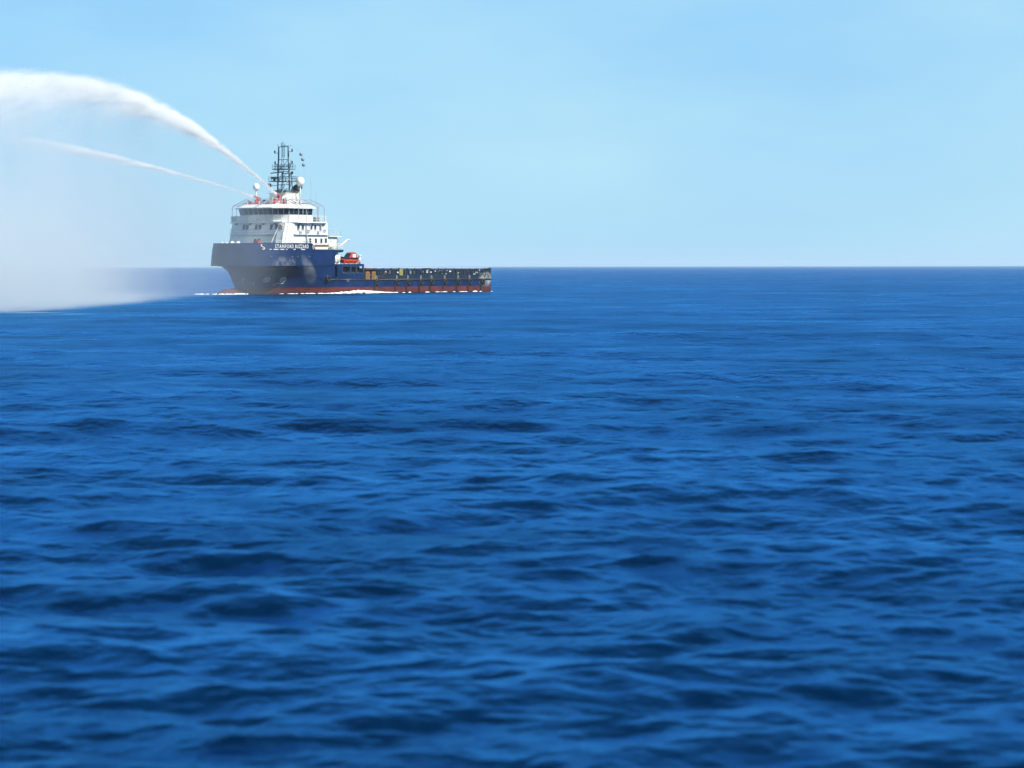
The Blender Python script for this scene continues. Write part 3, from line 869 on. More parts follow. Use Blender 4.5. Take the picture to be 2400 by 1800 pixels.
# forecastle gear
wn_ = MB()
wn_.lathe((5.0, -2.6, 9.05), [(0.55, -0.9), (0.55, -0.8), (0.32, -0.78), (0.32, 0.5), (0.55, 0.52), (0.55, 0.62)], 14, 0, True, 'Y')
wn_.box(4.4, 5.6, -3.7, -1.9, 8.08, 8.6)
wn_.lathe((5.2, -5.0, 9.0), [(0.4, -0.7), (0.4, -0.6), (0.25, -0.58), (0.25, 0.3), (0.4, 0.32), (0.4, 0.42)], 12, 0, True, 'Y')
wn_.box(4.8, 5.6, -5.7, -4.4, 8.08, 8.7)
wn_.build('anchor_winch', 'white', ship)
bo = MB(); bo.beam((0, -0.3, 0), (0, -0.3, 1.15), 0.2, 10).beam((0, 0.3, 0), (0, 0.3, 1.15), 0.2, 10).beam((0, -0.3, 1.15), (0, -0.3, 1.25), 0.26, 10).beam((0, 0.3, 1.15), (0, 0.3, 1.25), 0.26, 10)
bom = bo.mesh('bollard', 'mast')
for y in (3.6, 4.9, -4.4): put(bom, 'bollard', ship, (4.2 - 0.25 * abs(y) * 0.5, y, 8.08), (0, 0, 0.9))
rl = MB()
pts = [(x, up_half(x, 10.4, 7.6)) for x in (5.0, 3.2, 1.2, -1.0, -3.2, -4.4)]
rail_mesh(rl, pts, 8.1, (1.25, 1.6), 0.03, 1.2)
rail_mesh(rl, [(-4.6, 7.85), (-8.0, 7.85), (-12.9, 7.85)], 8.1, (0.4, 0.75, 1.1), 0.035, 1.0)
rail_mesh(rl, [(-12.9, 7.85), (-12.9, -7.85)], 8.1, (0.4, 0.75, 1.1), 0.035, 1.4)
rl.build('deck_railing', 'white', ship)
rl = MB(); rail_mesh(rl, [(-12.8, 7.5), (-9.4, 7.5)], 10.56, (0.4, 0.75, 1.1), 0.035, 0.9); rail_mesh(rl, [(-12.8, 7.5), (-12.8, -7.5)], 10.56, (0.4, 0.75, 1.1), 0.035, 1.4)
rl.build('deckhouse_railing', 'pale', ship)
wg = MB()
wg.box(-8.6, -4.9, 7.5, 7.9, 8.1, 8.55, 0); wg.box(-8.6, -4.9, 7.55, 7.92, 8.56, 8.95, 1); wg.lathe((-9.5, 7.5, 8.75), [(0.45, -0.4), (0.5, -0.3), (0.5, 0.3), (0.45, 0.4)], 12, 0, True, 'X')
wg.build('side_locker', ['cream', 'brown'], ship)
hp = MB()
hp.beam((-2.2, 7.4, 8.1), (-2.2, 7.4, 10.3), 0.05, 5).beam((-3.6, 7.4, 8.1), (-3.6, 7.4, 10.2), 0.05, 5).box(-3.1, -2.5, 7.0, 7.4, 8.1, 9.6)
hp.build('hose_reel', 'grey', ship)
rb = MB(); rb.box(-0.42, 0.42, -0.42, 0.42, 0, 1.5).box(-0.46, 0.46, -0.46, 0.46, 1.501, 1.6).box(0.421, 0.46, -0.3, 0.3, 0.5, 1.2)
rbo = rb.build('red_locker', 'red'); rbo.location = W(5.0, 2.5, 8.07); rbo.rotation_euler = (0, 0, SHIP_YAW)
tag(rbo, 'small red box standing on the bow deck just above the ship name', 'box')

# bow lettering, marks, freeing slots
def curve_frame(xs, tip, B):
    P = [Vector((x, up_half(x, tip, B), 0)) for x in xs]
    S = [0.0]
    for a, b in zip(P[:-1], P[1:]): S.append(S[-1] + (b - a).length)
    return P, S
XS = [10.68 - (10.68 + 12) * (i / 900) ** 1.4 for i in range(901)]
PC, SC = curve_frame(XS, 10.68, 7.80)
def on_curve(s, off):
    i = min(max(int(np.searchsorted(SC, s)), 1), len(SC) - 1)
    t = (s - SC[i - 1]) / (SC[i] - SC[i - 1]); p = PC[i - 1].lerp(PC[i], t)
    d = (PC[i] - PC[i - 1]).normalized(); nrm = Vector((-d.y, d.x, 0))
    if nrm.y < 0: nrm = -nrm
    return p + nrm * off
def s_of_x(x): return float(np.interp(-x, [-v for v in XS], SC))
fcv = bpy.data.curves.new('lettering', 'FONT')
fcv.body = 'STANFORD BUZZARD'; fcv.size = 1.0; fcv.resolution_u = 2; fcv.offset = 0.004; fcv.space_character = 1.22
tmp = bpy.data.objects.new('lettering_tmp', fcv); C.objects.link(tmp)
bpy.context.view_layer.update()
me = bpy.data.meshes.new_from_object(tmp.evaluated_get(bpy.context.evaluated_depsgraph_get()))
bpy.data.objects.remove(tmp)
co = np.empty(len(me.vertices) * 3); me.vertices.foreach_get('co', co); co = co.reshape(-1, 3)
w_, h_ = co[:, 0].max() - co[:, 0].min(), co[:, 1].max()
s0, s1 = s_of_x(5.45), s_of_x(-3.0)
new = []
for x, y, z in co:
    q = on_curve(s0 + (x - co[:, 0].min()) / w_ * (s1 - s0), 0.06)
    new.append((q.x, q.y, 8.28 + y / h_ * 0.66))
me.vertices.foreach_set('co', np.array(new).ravel()); me.update()
me.materials.clear(); me.materials.append(M['letter'])
bmt = bmesh.new(); bmt.from_mesh(me)
left = set(bmt.verts)
while left:
    st0 = [left.pop()]; grp = {st0[0]}
    while st0:
        for e in st0.pop().link_edges:
            for vv in e.verts:
                if vv not in grp: grp.add(vv); left.discard(vv); st0.append(vv)
    ix = {vv: i for i, vv in enumerate(grp)}
    fs_ = {f for vv in grp for f in vv.link_faces}
    mb = MB(); mb.add([vv.co[:] for vv in ix], [tuple(ix[vv] for vv in f.verts) for f in fs_])
    mb.build('letter', 'letter', hull_o)
bmt.free(); bpy.data.meshes.remove(me)
for a, b in ((7.0, 7.4), (7.8, 8.8), (9.2, 10.1), (10.5, 10.8), (12.4, 12.9), (14.5, 15.6)):
    aa, bb = a + 1.2, b + 1.2
    sl = MB()
    for q in range(3):
        s_a, s_b = aa + (bb - aa) * q / 3, aa + (bb - aa) * (q + 1) / 3
        p0, p1 = on_curve(s_a, 0.05), on_curve(s_b, 0.05); p2, p3 = on_curve(s_a, 0.1), on_curve(s_b, 0.1)
        vs = [(*p0.xy, 8.0), (*p1.xy, 8.0), (*p3.xy, 8.0), (*p2.xy, 8.0)]
        sl.prism(vs, [(x, y, 8.12) for x, y, z in vs])
    sl.build('scupper_lip', 'letter', hull_o)
# emblem on the bow: a slanted white S-like stroke
em = MB()
def stroke(pl, r, z0, off=0.07):
    for (a, b), (c, d) in zip(pl[:-1], pl[1:]):
        p0, p1 = on_curve(a, off), on_curve(c, off)
        em.beam((p0.x, p0.y, z0 + b), (p1.x, p1.y, z0 + d), r, 5)
c0 = s_of_x(7.5)
stroke([(c0 - 0.2, 0.78), (c0 - 0.42, 0.62), (c0 - 0.3, 0.45), (c0 + 0.15, 0.22), (c0 + 0.3, 0.05), (c0 + 0.1, -0.1), (c0 - 0.2, -0.02)], 0.09, 8.15)
em.build('bow_emblem', 'letter', ship)
# thruster marks on the lower bow: ring with a cross
def low_pt(x, z, off=0.05):
    def hb(zz, xx):
        lv_ = [(1.2, lambda q: low_half(q, 8.4, 20.5)), (3.05, lambda q: low_half(q, 9.55, 18, 1.7)), (4.2, lambda q: low_half(q, 10.35, 15.0, 1.85))]
        for (za, fa), (zb_, fb_) in zip(lv_[:-1], lv_[1:]):
            if zz <= zb_ or zb_ == 4.2:
                t = (zz - za) / (zb_ - za); return fa(xx) * (1 - t) + fb_(xx) * t
    y = hb(z, x); e = 0.05
    tx = Vector((e, hb(z, x + e) - y, 0)); tz = Vector((0, hb(z + e, x) - y, e))
    nn = tz.cross(tx).normalized()
    if nn.y < 0: nn = -nn
    return Vector((x, y, z)) + nn * off
def mark(xc, zc, r, kx=1.25):
    mk = MB()
    ring = [low_pt(xc + r * kx * math.cos(t), zc + r * math.sin(t)) for t in [2 * math.pi * i / 16 for i in range(17)]]
    mk.tube(ring, 0.05, 5)
    for t in (R(45), R(135)):
        mk.tube([low_pt(xc + r * kx * k * math.cos(t), zc + r * k * math.sin(t)) for k in (-1, -0.5, 0, 0.5, 1)], 0.045, 5)
    mk.build('thruster_mark', 'letter', ship)
mark(3.75, 2.6, 0.42); mark(0.95, 2.6, 0.42)
MB().tube([low_pt(x, z) for x, z in ((2.0, 1.9), (1.5, 2.05), (1.0, 1.85), (0.5, 1.98))], 0.04, 5).build('bulb_mark', 'letter', ship)
MB().tube([low_pt(x, z) for x, z in ((2.3, 1.55), (1.9, 1.75))], 0.04, 5).build('bulb_mark', 'letter', ship)
for x, z in ((7.55, 2.7), (7.6, 2.3), (5.65, 1.75), (5.7, 2.0)):
    MB().tube([low_pt(x + 0.1, z + 0.14), low_pt(x - 0.1, z - 0.1)], 0.035, 5).build('draught_mark', 'letter', ship)
for a, b in ((-9.6, -10.9), (-9.9, -10.5), (-13.6, -15.0), (-14.0, -14.6)):
    z = 2.62 if abs(a) % 1 > 0.5 else 2.3
    MB().box(b, a, 8.002, 8.03, z - 0.04, z + 0.04).build('draught_mark', 'pale', ship)
# hawse / anchor fittings on the bow side
hw = MB()
for x in (6.2, 1.6, 0.3, -3.0):
    p = on_curve(s_of_x(x), 0.1); hw.ball((p.x, p.y, 6.75), 0.22, 8, 0, 0.6)
hw.build('fairlead', 'mast', ship)
ln = MB(); ln.tube([tuple(on_curve(s, 0.09).xy) + (6.85,) for s in np.linspace(s_of_x(8.6), s_of_x(6.2), 8)], 0.05, 5); ln.build('guide_bar', 'pale', ship)

# ------------------------------------------------------------------ rescue boat, davit, winch and vents on the boat deck
t = empty('rescue_boat', W(-16.0, 6.4, 5.5), SHIP_YAW)
tag(t, 'orange red rescue boat with arched canopy in its cradle behind the forecastle', 'rescue boat')
b = MB()
secs = []
for xx, hw_, z0, z1 in ((2.7, 0.10, 0.95, 1.25), (2.2, 0.62, 0.45, 1.15), (1.2, 0.95, 0.16, 1.05), (0, 1.05, 0.1, 1.0), (-1.4, 1.05, 0.1, 1.0), (-2.5, 0.95, 0.18, 1.05)):
    secs.append([(xx, -hw_, z1), (xx, -hw_ * 0.85, (z0 + z1) / 2 - 0.05), (xx, -hw_ * 0.35, z0), (xx, hw_ * 0.35, z0), (xx, hw_ * 0.85, (z0 + z1) / 2 - 0.05), (xx, hw_, z1)])
vs = [v for s_ in secs for v in s_]; fs = []
for j in range(5):
    for i in range(5): fs.append((j * 6 + i, j * 6 + i + 1, (j + 1) * 6 + i + 1, (j + 1) * 6 + i))
    fs.append((j * 6 + 5, j * 6, (j + 1) * 6, (j + 1) * 6 + 5))
fs += [tuple(range(6)), tuple(reversed(range(30, 36)))]
b.add(vs, fs, 0, False); b.build('boat_hull', 'orange', t)
b = MB(); b.tube([(2.7, 0, 1.27), (2.2, 0.66, 1.17), (1.2, 1.0, 1.07), (-1.4, 1.1, 1.02), (-2.5, 1.0, 1.07), (-2.5, -1.0, 1.07), (-1.4, -1.1, 1.02), (1.2, -1.0, 1.07), (2.2, -0.66, 1.17), (2.7, 0, 1.27)], 0.12, 8)
b.build('fender_tube', 'rubber', t)
b = MB()   # arched canopy
prev = None
arc = [(0.05, 1.05), (-0.3, 1.55), (-0.7, 1.95), (-1.2, 2.12), (-1.75, 2.1), (-2.2, 1.85), (-2.4, 1.45), (-2.45, 1.05)]
for w0, w1 in ((-0.6, 0.6),):
    b.prism([(x, w0, z) for x, z in arc], [(x, w1, z) for x, z in arc])
b.build('canopy', 'red', t)
b = MB()
b.box(-1.95, -1.05, 0.601, 0.63, 1.15, 1.75); b.build('side_window', 'white', t)
b = MB(); b.prism([(0.2, -0.6, 1.1), (0.2, 0.6, 1.1), (0.1, 0.6, 1.1), (0.1, -0.6, 1.1)], [(-0.62, -0.6, 1.93), (-0.62, 0.6, 1.93), (-0.7, 0.6, 1.93), (-0.7, -0.6, 1.93)])
b.build('windscreen', 'glass', t)
cr = MB()
for x in (-14.0, -15.3, -16.6, -18.0):
    cr.beam((x, 5.4, 5.42), (x, 5.4, 6.0), 0.07, 5).beam((x, 7.4, 5.42), (x, 7.4, 6.1), 0.07, 5).beam((x, 5.4, 5.6), (x, 7.4, 5.6), 0.06, 5)
cr.beam((-13.8, 7.4, 5.95), (-18.2, 7.4, 5.95), 0.06, 5).beam((-13.8, 7.4, 5.6), (-18.2, 7.4, 5.6), 0.06, 5)
cr.build('boat_cradle', 'orange', ship)
dv = MB()
dv.beam((-12.5, 5.6, 5.4), (-13.0, 5.6, 7.9), 0.22, 8).beam((-12.3, 6.9, 5.4), (-13.0, 6.4, 8.1), 0.16, 8)
dv.beam((-13.0, 6.0, 7.8), (-14.9, 7.4, 9.9), 0.2, 8, 0, 0.13).beam((-14.9, 7.4, 9.9), (-15.3, 7.6, 9.9), 0.13, 8).beam((-12.6, 6.0, 7.2), (-13.9, 6.7, 8.9), 0.08, 6)
dv.beam((-15.2, 7.6, 9.9), (-15.2, 7.4, 8.6), 0.02, 4)
dv.build('davit', 'white', ship)
wc = MB()
wc.lathe((-11.75, 7.05, 6.45), [(0.95, -0.5), (0.95, -0.38), (0.6, -0.36), (0.6, 0.36), (0.95, 0.38), (0.95, 0.5)], 18, 0, True, 'Y')
wc.box(-12.6, -10.9, 6.5, 7.5, 5.43, 5.9, 1)
for k in range(6):
    a = k * math.pi / 3; wc.beam((-11.75, 7.58, 6.45), (-11.75 + 0.9 * math.cos(a), 7.58, 6.45 + 0.9 * math.sin(a)), 0.05, 5, 1)
wc.build('boat_winch', ['white', 'cream'], ship)
MB().beam((-18.85, 7.2, 5.42), (-18.85, 7.2, 6.9), 0.2, 10).beam((-18.85, 7.2, 6.9), (-18.85, 7.2, 7.1), 0.34, 10).build('vent_pipe', 'white', ship)
MB().beam((-18.6, 6.2, 5.42), (-18.6, 6.2, 6.3), 0.1, 8).build('vent_pipe', 'white', ship)
rl = MB(); rail_mesh(rl, [(-17.7, 7.85), (-19.1, 7.85), (-19.1, -7.85)], 5.42, (0.4, 0.75, 1.05), 0.03, 0.9); rl.build('boat_deck_railing', 'pale', ship)
mr = MB()   # tripod lights at the after end of the forecastle
mr.beam((-11.9, 7.4, 8.1), (-11.9, 7.4, 9.7), 0.05, 5).beam((-12.5, 7.4, 8.1), (-12.5, 7.4, 9.7), 0.05, 5).beam((-11.9, 7.4, 9.6), (-12.5, 7.4, 9.6), 0.05, 5).ball((-12.2, 7.4, 9.9), 0.14, 8)
mr.build('light_post', 'grey', ship)

# signal balls on the halyard
BL = ['pale grey signal ball beside the mast, topmost of three on the halyard', 'pale grey signal ball beside the mast, middle of three on the halyard',
      'pale grey signal ball beside the mast, lowest of three on the halyard']
sb = MB(); sb.ball((0, 0, 0), 0.33, 14); sbm = sb.mesh('signal_ball', 'ball')
for k, (y, z) in enumerate(((4.15, 25.5), (4.55, 24.55), (4.75, 23.55))):
    o = bpy.data.objects.new('signal_ball', sbm); C.objects.link(o); o.location = W(mx, y, z)
    tag(o, BL[k], 'signal ball', 'signal balls on the mast halyard')
hy = MB(); hy.tube([(mx, 1.9, 27.1), (mx, 4.0, 26.0), (mx, 4.15, 25.5), (mx, 4.55, 24.55), (mx, 4.75, 23.55), (mx - 0.5, 4.9, 16.9)], 0.018, 4)
hy.build('halyard', 'pale', ship)

# ------------------------------------------------------------------ foam
def foam_patch(name, spots, label=None):
    """spots: (x, y, z, rx, ry, rz) flattened lumps of broken water"""
    b = MB()
    for x, y, z, rx, ry, rz in spots:
        k = 7
        ph = random.uniform(0, 6); ca, sa = math.cos(SHIP_YAW), math.sin(SHIP_YAW)
        ring = []
        for lvl, (sc, hh) in enumerate(((1.0, -0.15), (0.8, 0.5), (0.4, 0.95))):
            for i in range(k):
                t = ph + 2 * math.pi * i / k; j = random.uniform(0.75, 1.2)
                lx, ly = 1.9 * rx * sc * j * math.cos(t), 0.8 * ry * sc * j * math.sin(t)
                ring.append((x + lx * ca - ly * sa, y + lx * sa + ly * ca, z + rz * hh * random.uniform(0.6, 1.2)))
        ring.append((x, y, z + rz))
        fs = []
        for lvl in range(2):
            for i in range(k):
                a = lvl * k + i; c = lvl * k + (i + 1) % k
                fs.append((a, c, c + k, a + k))
        for i in range(k): fs.append((2 * k + i, 2 * k + (i + 1) % k, 3 * k))
        b.add(ring, fs, 0, True)
    o = b.build(name, 'foam'); o['kind'] = 'stuff'
    return o
sp_ = []
for i in range(900):      # bow wave rolling along the port side
    t = random.random() ** 0.9
    x = 1.5 - 30 * t
    off = abs(random.gauss(0, 0.55 + 0.9 * min(t * 3, 1) * (1 - t)))
    y = low_half(x, 7.9, 21) + 0.15 + off
    amp = math.exp(-((t - 0.63) / 0.19) ** 2)
    p = W(x, y, 0)
    if random.random() > 0.07 + 0.93 * amp: continue
    sp_.append((p.x, p.y, 0.02 + 0.22 * amp * random.random(), random.uniform(0.10, 0.45), random.uniform(0.1, 0.4), random.uniform(0.04, 0.12 + 0.28 * amp)))
for i in range(90):       # around the bulb
    a = random.uniform(0, 1); sd = random.choice([-1, 1])
    x = 13.3 - 6 * a; y = sd * (0.5 + 1.3 * math.sqrt(a)) + random.gauss(0, 0.25)
    p = W(x, y, 0)
    sp_.append((p.x, p.y, 0.0, random.uniform(0.1, 0.4), random.uniform(0.1, 0.3), random.uniform(0.06, 0.2)))
for i in range(120):      # starboard bow wash and wake by the stern
    if i < 50:
        if i > 18: continue
        p = W(13.5 + random.uniform(-6, 1), -random.uniform(2.0, 7.0), 0)
    else:
        p = W(-60 - min(random.expovariate(0.8), 3), random.uniform(4, 8.5), 0)
        if i > 58: continue
    sp_.append((p.x, p.y, 0.0, random.uniform(0.15, 0.6), random.uniform(0.1, 0.4), random.uniform(0.05, 0.16)))
for i in range(14):
    x = random.uniform(-58, -24); p = W(x, 8.15 + abs(random.gauss(0, 0.15)), 0)
    sp_.append((p.x, p.y, 0.0, random.uniform(0.2, 0.6), random.uniform(0.1, 0.3), random.uniform(0.05, 0.16)))
foam_patch('foam', sp_)

# ------------------------------------------------------------------ water jets and drifting spray (real volumes of fine water)
def zc1(s): return 0.2340 * s + 2.154e-4 * s ** 2 - 1.7435e-5 * s ** 3 + 5.759e-8 * s ** 4
def zc2(s): return 0.1860 * s - 7.241e-4 * s ** 2 - 1.1177e-6 * s ** 3
def volume_mat(name):
    m = bpy.data.materials.new(name); m.use_nodes = True
    n, l = m.node_tree.nodes, m.node_tree.links
    n.clear()
    o = n.new('ShaderNodeOutputMaterial'); v = n.new('ShaderNodeVolumePrincipled')
    v.inputs['Color'].default_value = (1.0, 0.988, 0.955, 1)
    v.inputs['Anisotropy'].default_value = 0.0
    l.new(v.outputs[0], o.inputs['Volume'])
    tc = n.new('ShaderNodeTexCoord').outputs['Object']
    sx = n.new('ShaderNodeSeparateXYZ'); l.new(tc, sx.inputs[0])
    return m, n, l, v, tc, sx.outputs
def poly_node(n, l, X, co):
    r = math_node(n, l, 'MULTIPLY_ADD', X, co[3], co[2])
    r = math_node(n, l, 'MULTIPLY_ADD', X, r, co[1])
    r = math_node(n, l, 'MULTIPLY_ADD', X, r, co[0])
    return math_node(n, l, 'MULTIPLY', X, r)

def drop_mesh(name, P, S, mat):
    """many separate little drops of water, each a four-sided bead"""
    k = len(P)
    T = np.array([(1, 1, 1), (1, -1, -1), (-1, 1, -1), (-1, -1, 1)], float) * 0.8
    Q = rng.normal(size=(k, 3, 3)); Q, _ = np.linalg.qr(Q)
    V = np.einsum('kij,vj->kvi', Q, T) * S[:, None, None] + P[:, None, :]
    F = np.array([(0, 1, 2), (0, 3, 1), (0, 2, 3), (1, 3, 2)])
    L_ = (F[None] + 4 * np.arange(k)[:, None, None]).astype(np.int32).ravel()
    me = bpy.data.meshes.new(name)
    me.vertices.add(4 * k); me.vertices.foreach_set('co', V.astype(np.float32).ravel())
    me.loops.add(len(L_)); me.loops.foreach_set('vertex_index', L_)
    me.polygons.add(4 * k); me.polygons.foreach_set('loop_start', np.arange(4 * k, dtype=np.int32) * 3)
    me.update(calc_edges=True); me.materials.append(M[mat])
    return me
def drops(parent, zc, s_end, r0, grow, count, thin):
    u = rng.random(count)
    s_ = s_end * u ** 1.25
    keep = rng.random(count) < np.clip(np.exp(-s_ / thin), 0, 1)
    s_ = s_[keep]; k = len(s_)
    r = r0 + grow * s_ * s_ / (s_ + 55.0)
    # strands: drops gather along wandering threads inside the jet, heavier ones sag below it
    nt = 46
    th = rng.integers(0, nt, k)
    tw, td, tf = rng.normal(0, 0.55, nt), rng.normal(0, 0.30, nt), rng.uniform(0.05, 0.16, nt)
    w = (tw[th] + 0.35 * np.sin(tf[th] * s_ + th) + rng.normal(0, 0.16, k)) * r
    d = (td[th] + 0.14 * np.sin(tf[th] * 1.7 * s_ + 2 * th) + rng.normal(0, 0.10, k)) * r
    d = np.where(d > 0, d * 0.75, d)
    sag = rng.random(k) < 0.42
    fall = rng.exponential(0.75, k) * r * np.clip(s_ / 28, 0, 1.0) * (0.55 + 0.45 * np.sin(0.23 * s_ + 3 * np.sin(0.071 * s_)))
    d = np.where(sag, d - np.abs(fall) * 1.5, d)
    back = np.where(sag, -0.25 * np.abs(fall), 0)
    P = np.stack([s_ + back, w, np.array([zc(v) for v in s_]) + d], 1)
    S = (0.020 + 0.00028 * s_) * rng.uniform(0.5, 1.4, k)
    o = bpy.data.objects.new('droplets', drop_mesh('droplets', P, S, 'drops')); C.objects.link(o)
    o.parent = parent; o['kind'] = 'stuff'

def jet(name, tip, U, zc, co, s_end, r0, grow, k_den, fade, n_drop, thin, label):
    m, n, l, v, tc, (X, Y, Z) = volume_mat('jet_water')
    zcn = poly_node(n, l, X, co)
    rn = math_node(n, l, 'MULTIPLY_ADD', math_node(n, l, 'DIVIDE', math_node(n, l, 'MULTIPLY', X, X), math_node(n, l, 'ADD', X, 55.0)), grow, r0)
    d = math_node(n, l, 'SUBTRACT', Z, zcn)
    dn = math_node(n, l, 'DIVIDE', d, rn)
    up = math_node(n, l, 'MAXIMUM', dn, 0.0); dnn = math_node(n, l, 'MINIMUM', dn, 0.0)
    q = math_node(n, l, 'ADD', math_node(n, l, 'POWER', math_node(n, l, 'MULTIPLY', up, 2.6), 2.0),
                  math_node(n, l, 'POWER', math_node(n, l, 'ABSOLUTE', math_node(n, l, 'MULTIPLY', dnn, 0.85)), 1.5))
    q = math_node(n, l, 'ADD', q, math_node(n, l, 'POWER', math_node(n, l, 'ABSOLUTE', math_node(n, l, 'DIVIDE', Y, rn)), 2.0))
    g = math_node(n, l, 'EXPONENT', math_node(n, l, 'MULTIPLY', q, -1.6))
    cv = n.new('ShaderNodeCombineXYZ')
    l.new(X, cv.inputs[0]); l.new(Y, cv.inputs[1]); l.new(math_node(n, l, 'ADD', d, math_node(n, l, 'MULTIPLY', X, 0.12)), cv.inputs[2])
    f1 = ramp(n, l, noise(n, l, cv.outputs[0], 0.55, 7, 0.75, (0.14, 0.9, 1.0)), 0.39, 0.60, 0.02, 2.0)
    far = ramp(n, l, X, fade[0], fade[1], 1.0, fade[2])
    den = math_node(n, l, 'DIVIDE', math_node(n, l, 'MULTIPLY', math_node(n, l, 'MULTIPLY', g, f1), k_den), rn)
    den = math_node(n, l, 'MULTIPLY', den, far)
    l.new(den, v.inputs['Density'])
    M[m.name] = m
    # bounding body of the jet
    b = MB(); k = 12; vs, fs = [], []
    ss = [s_end * (i / 40) ** 1.3 for i in range(41)]
    for s in ss:
        r = r0 + grow * s * s / (s + 55.0)
        for i in range(k):
            t = 2 * math.pi * i / k
            zz = math.sin(t)
            vs.append((s, 1.9 * r * math.cos(t), zc(s) + r * (0.75 * zz if zz > 0 else 3.4 * zz)))
    for j in range(40):
        for i in range(k):
            fs.append((j * k + i, j * k + (i + 1) % k, (j + 1) * k + (i + 1) % k, (j + 1) * k + i))
    fs += [tuple(reversed(range(k))), tuple(range(40 * k, 41 * k))]
    b.add(vs, fs, 0, True)
    o = empty(name, tip, math.atan2(U.y, U.x))
    b.build('vapour', m.name, o)
    drops(o, zc, s_end, r0, grow, n_drop, thin)
    tag(o, label, 'water jet', 'water jets from the fire monitors')
    return o
T1, T2 = SHIP @ TIP1, SHIP @ TIP2
jet('water_jet', T1, U, zc1, (0.2340, 2.154e-4, -1.7435e-5, 5.759e-8), 165.0, 0.17, 0.036, 3.3, (35, 120, 0.32), 26000, 190.0,
    'tall thick white water jet arching up left from the monitor below the mast')
jet('water_jet', T2, U2, zc2, (0.1860, -7.241e-4, -1.1177e-6, 0.0), 66.0, 0.14, 0.040, 2.6, (15, 64, 0.05), 9000, 22.0,
    'lower thin white water jet from the monitor under the small white dome')

# drifting spray below the jets, reaching the water
m, n, l, v, tc, (X, Y, Z) = volume_mat('spray_water')
v.inputs['Anisotropy'].default_value = 0.26
v.inputs['Color'].default_value = (0.968, 1.0, 0.984, 1)
n1 = ramp(n, l, noise(n, l, tc, 0.085, 6, 0.68, (0.6, 1.0, 0.35)), 0.36, 0.64, 0.12, 1.9)
zrel = math_node(n, l, 'SUBTRACT', Z, poly_node(n, l, X, (0.2340, 2.154e-4, -1.7435e-5, 5.759e-8)))
hi = ramp(n, l, zrel, -11.0, -0.5, 0.0, 1.0)          # heavier fall right under the arc
lo2 = ramp(n, l, Z, -18.0, -4.0, 0.95, 0.5)           # gathers towards the water
prof_ = math_node(n, l, 'MAXIMUM', lo2, math_node(n, l, 'MULTIPLY', math_node(n, l, 'MULTIPLY', hi, 2.2), ramp(n, l, noise(n, l, tc, 0.16, 5, 0.7, (0.8, 1.0, 0.35)), 0.40, 0.62, 0.15, 1.3)))
along = math_node(n, l, 'MULTIPLY', ramp(n, l, X, 30.0, 160.0, 0.22, 1.0), ramp(n, l, X, 14.0, 42.0))
den = math_node(n, l, 'MULTIPLY', math_node(n, l, 'MULTIPLY', n1, prof_), math_node(n, l, 'MULTIPLY', along, 0.041))
foot = math_node(n, l, 'SUBTRACT', math_node(n, l, 'MULTIPLY_ADD', X, 0.203, -2.5), Y)
den = math_node(n, l, 'MULTIPLY', den, ramp(n, l, math_node(n, l, 'MULTIPLY_ADD', noise(n, l, tc, 0.11, 4, 0.65), -9.0, math_node(n, l, 'ADD', foot, 3.8)), 0.0, 15.0))
low_ = math_node(n, l, 'MULTIPLY', ramp(n, l, Z, -18.2, -16.4, 1.0, 0.0), math_node(n, l, 'MULTIPLY', ramp(n, l, foot, -1.5, 6.0), ramp(n, l, foot, 7.0, 16.0, 1.0, 0.0)))
low_ = math_node(n, l, 'MULTIPLY', low_, math_node(n, l, 'MULTIPLY', ramp(n, l, X, 65.0, 180.0), ramp(n, l, noise(n, l, tc, 0.12, 4, 0.6), 0.35, 0.62, 0.01, 0.10)))
den = math_node(n, l, 'ADD', den, low_)
bow_ = math_node(n, l, 'MULTIPLY', math_node(n, l, 'MULTIPLY', ramp(n, l, X, 10.0, 24.0), ramp(n, l, X, 45.0, 85.0, 1.0, 0.0)), ramp(n, l, Y, 4.0, 12.5, 1.0, 0.0))
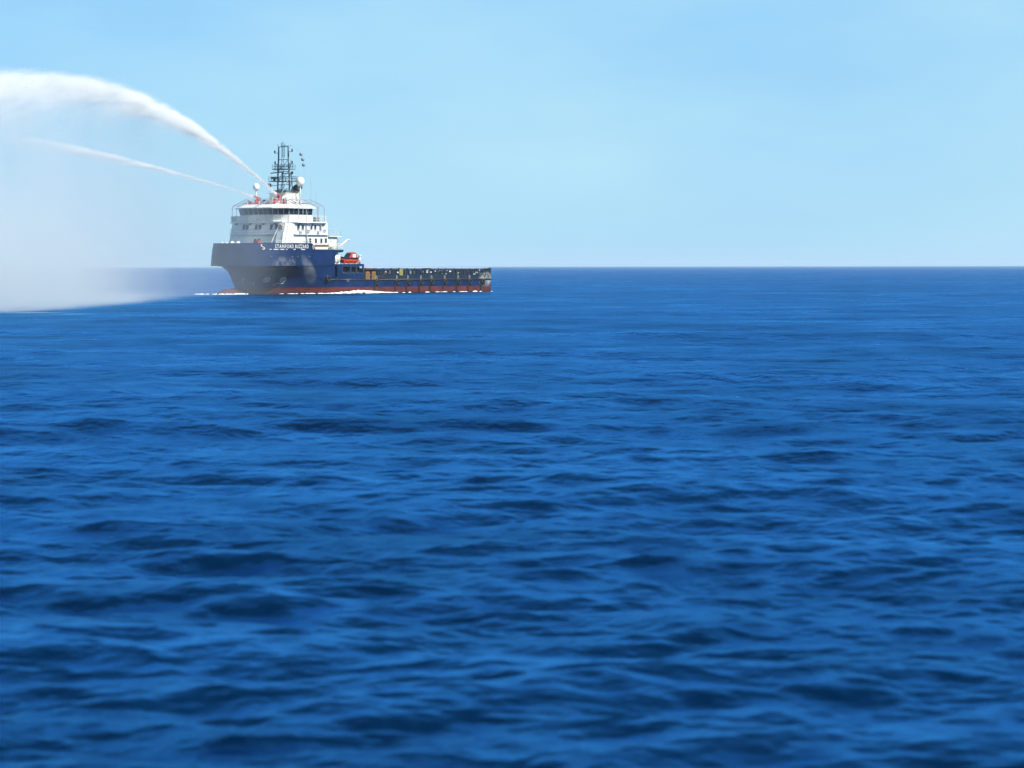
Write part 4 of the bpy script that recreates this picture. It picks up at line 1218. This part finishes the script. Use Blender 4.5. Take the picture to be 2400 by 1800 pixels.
bow_ = math_node(n, l, 'MULTIPLY', bow_, ramp(n, l, noise(n, l, tc, 0.10, 4, 0.6), 0.35, 0.65, 0.004, 0.013))
den = math_node(n, l, 'ADD', den, bow_)
l.new(den, v.inputs['Density'])
M['spray_water'] = m
b = MB(); vs, fs = [], []
zt = T1.z
SS = [9, 17, 26, 40, 55, 70, 85, 100, 115, 130, 145, 160, 175, 190, 205, 218]
for s in SS:
    wn2 = max(15.0, 0.203 * s + 1.5); wf = 3 + 0.10 * s
    top_ = zc1(s) if s < 150 else zc1(150) - (s - 150) * 0.42
    h = top_ + zt - 0.1
    ring = []
    for i in range(11):      # from the near foot over the crest to the far foot
        t = i / 10
        if t <= 0.5:
            a = t / 0.5; y = wn2 * (1 - a) ** 0.9; z = h * (a ** 0.75)
        else:
            a = (t - 0.5) / 0.5; y = -wf * a ** 0.8; z = h * (1 - a ** 1.8)
        ring.append((s, y, z - zt + 0.1))
    vs += ring
k = 11
for j in range(len(SS) - 1):
    for i in range(k - 1):
        fs.append((j * k + i, j * k + i + 1, (j + 1) * k + i + 1, (j + 1) * k + i))
    fs.append((j * k + k - 1, j * k, (j + 1) * k, (j + 1) * k + k - 1))
fs += [tuple(range(k)), tuple(reversed(range((len(SS) - 1) * k, len(SS) * k)))]
b.add(vs, fs, 0, True)
mist = b.build('spray_mist', 'spray_water')
mist.location = T1; mist.rotation_euler = (0, 0, math.atan2(U.y, U.x))
mist['kind'] = 'stuff'
mist['label'] = 'pale curtain of drifting spray falling from the jets onto the sea'

# ------------------------------------------------------------------ sea haze
hz = bpy.data.materials.new('haze_air'); hz.use_nodes = True
n, l = hz.node_tree.nodes, hz.node_tree.links
n.clear()
v = n.new('ShaderNodeVolumePrincipled'); o_ = n.new('ShaderNodeOutputMaterial')
v.inputs['Color'].default_value = (0.78, 0.93, 1.0, 1); v.inputs['Density'].default_value = 0.00006
l.new(v.outputs[0], o_.inputs['Volume'])
M['haze'] = hz
b = MB(); b.box(-25500, 25500, -25500, 25500, -4.0, 45.0)
ho = b.build('haze', 'haze'); ho['kind'] = 'stuff'
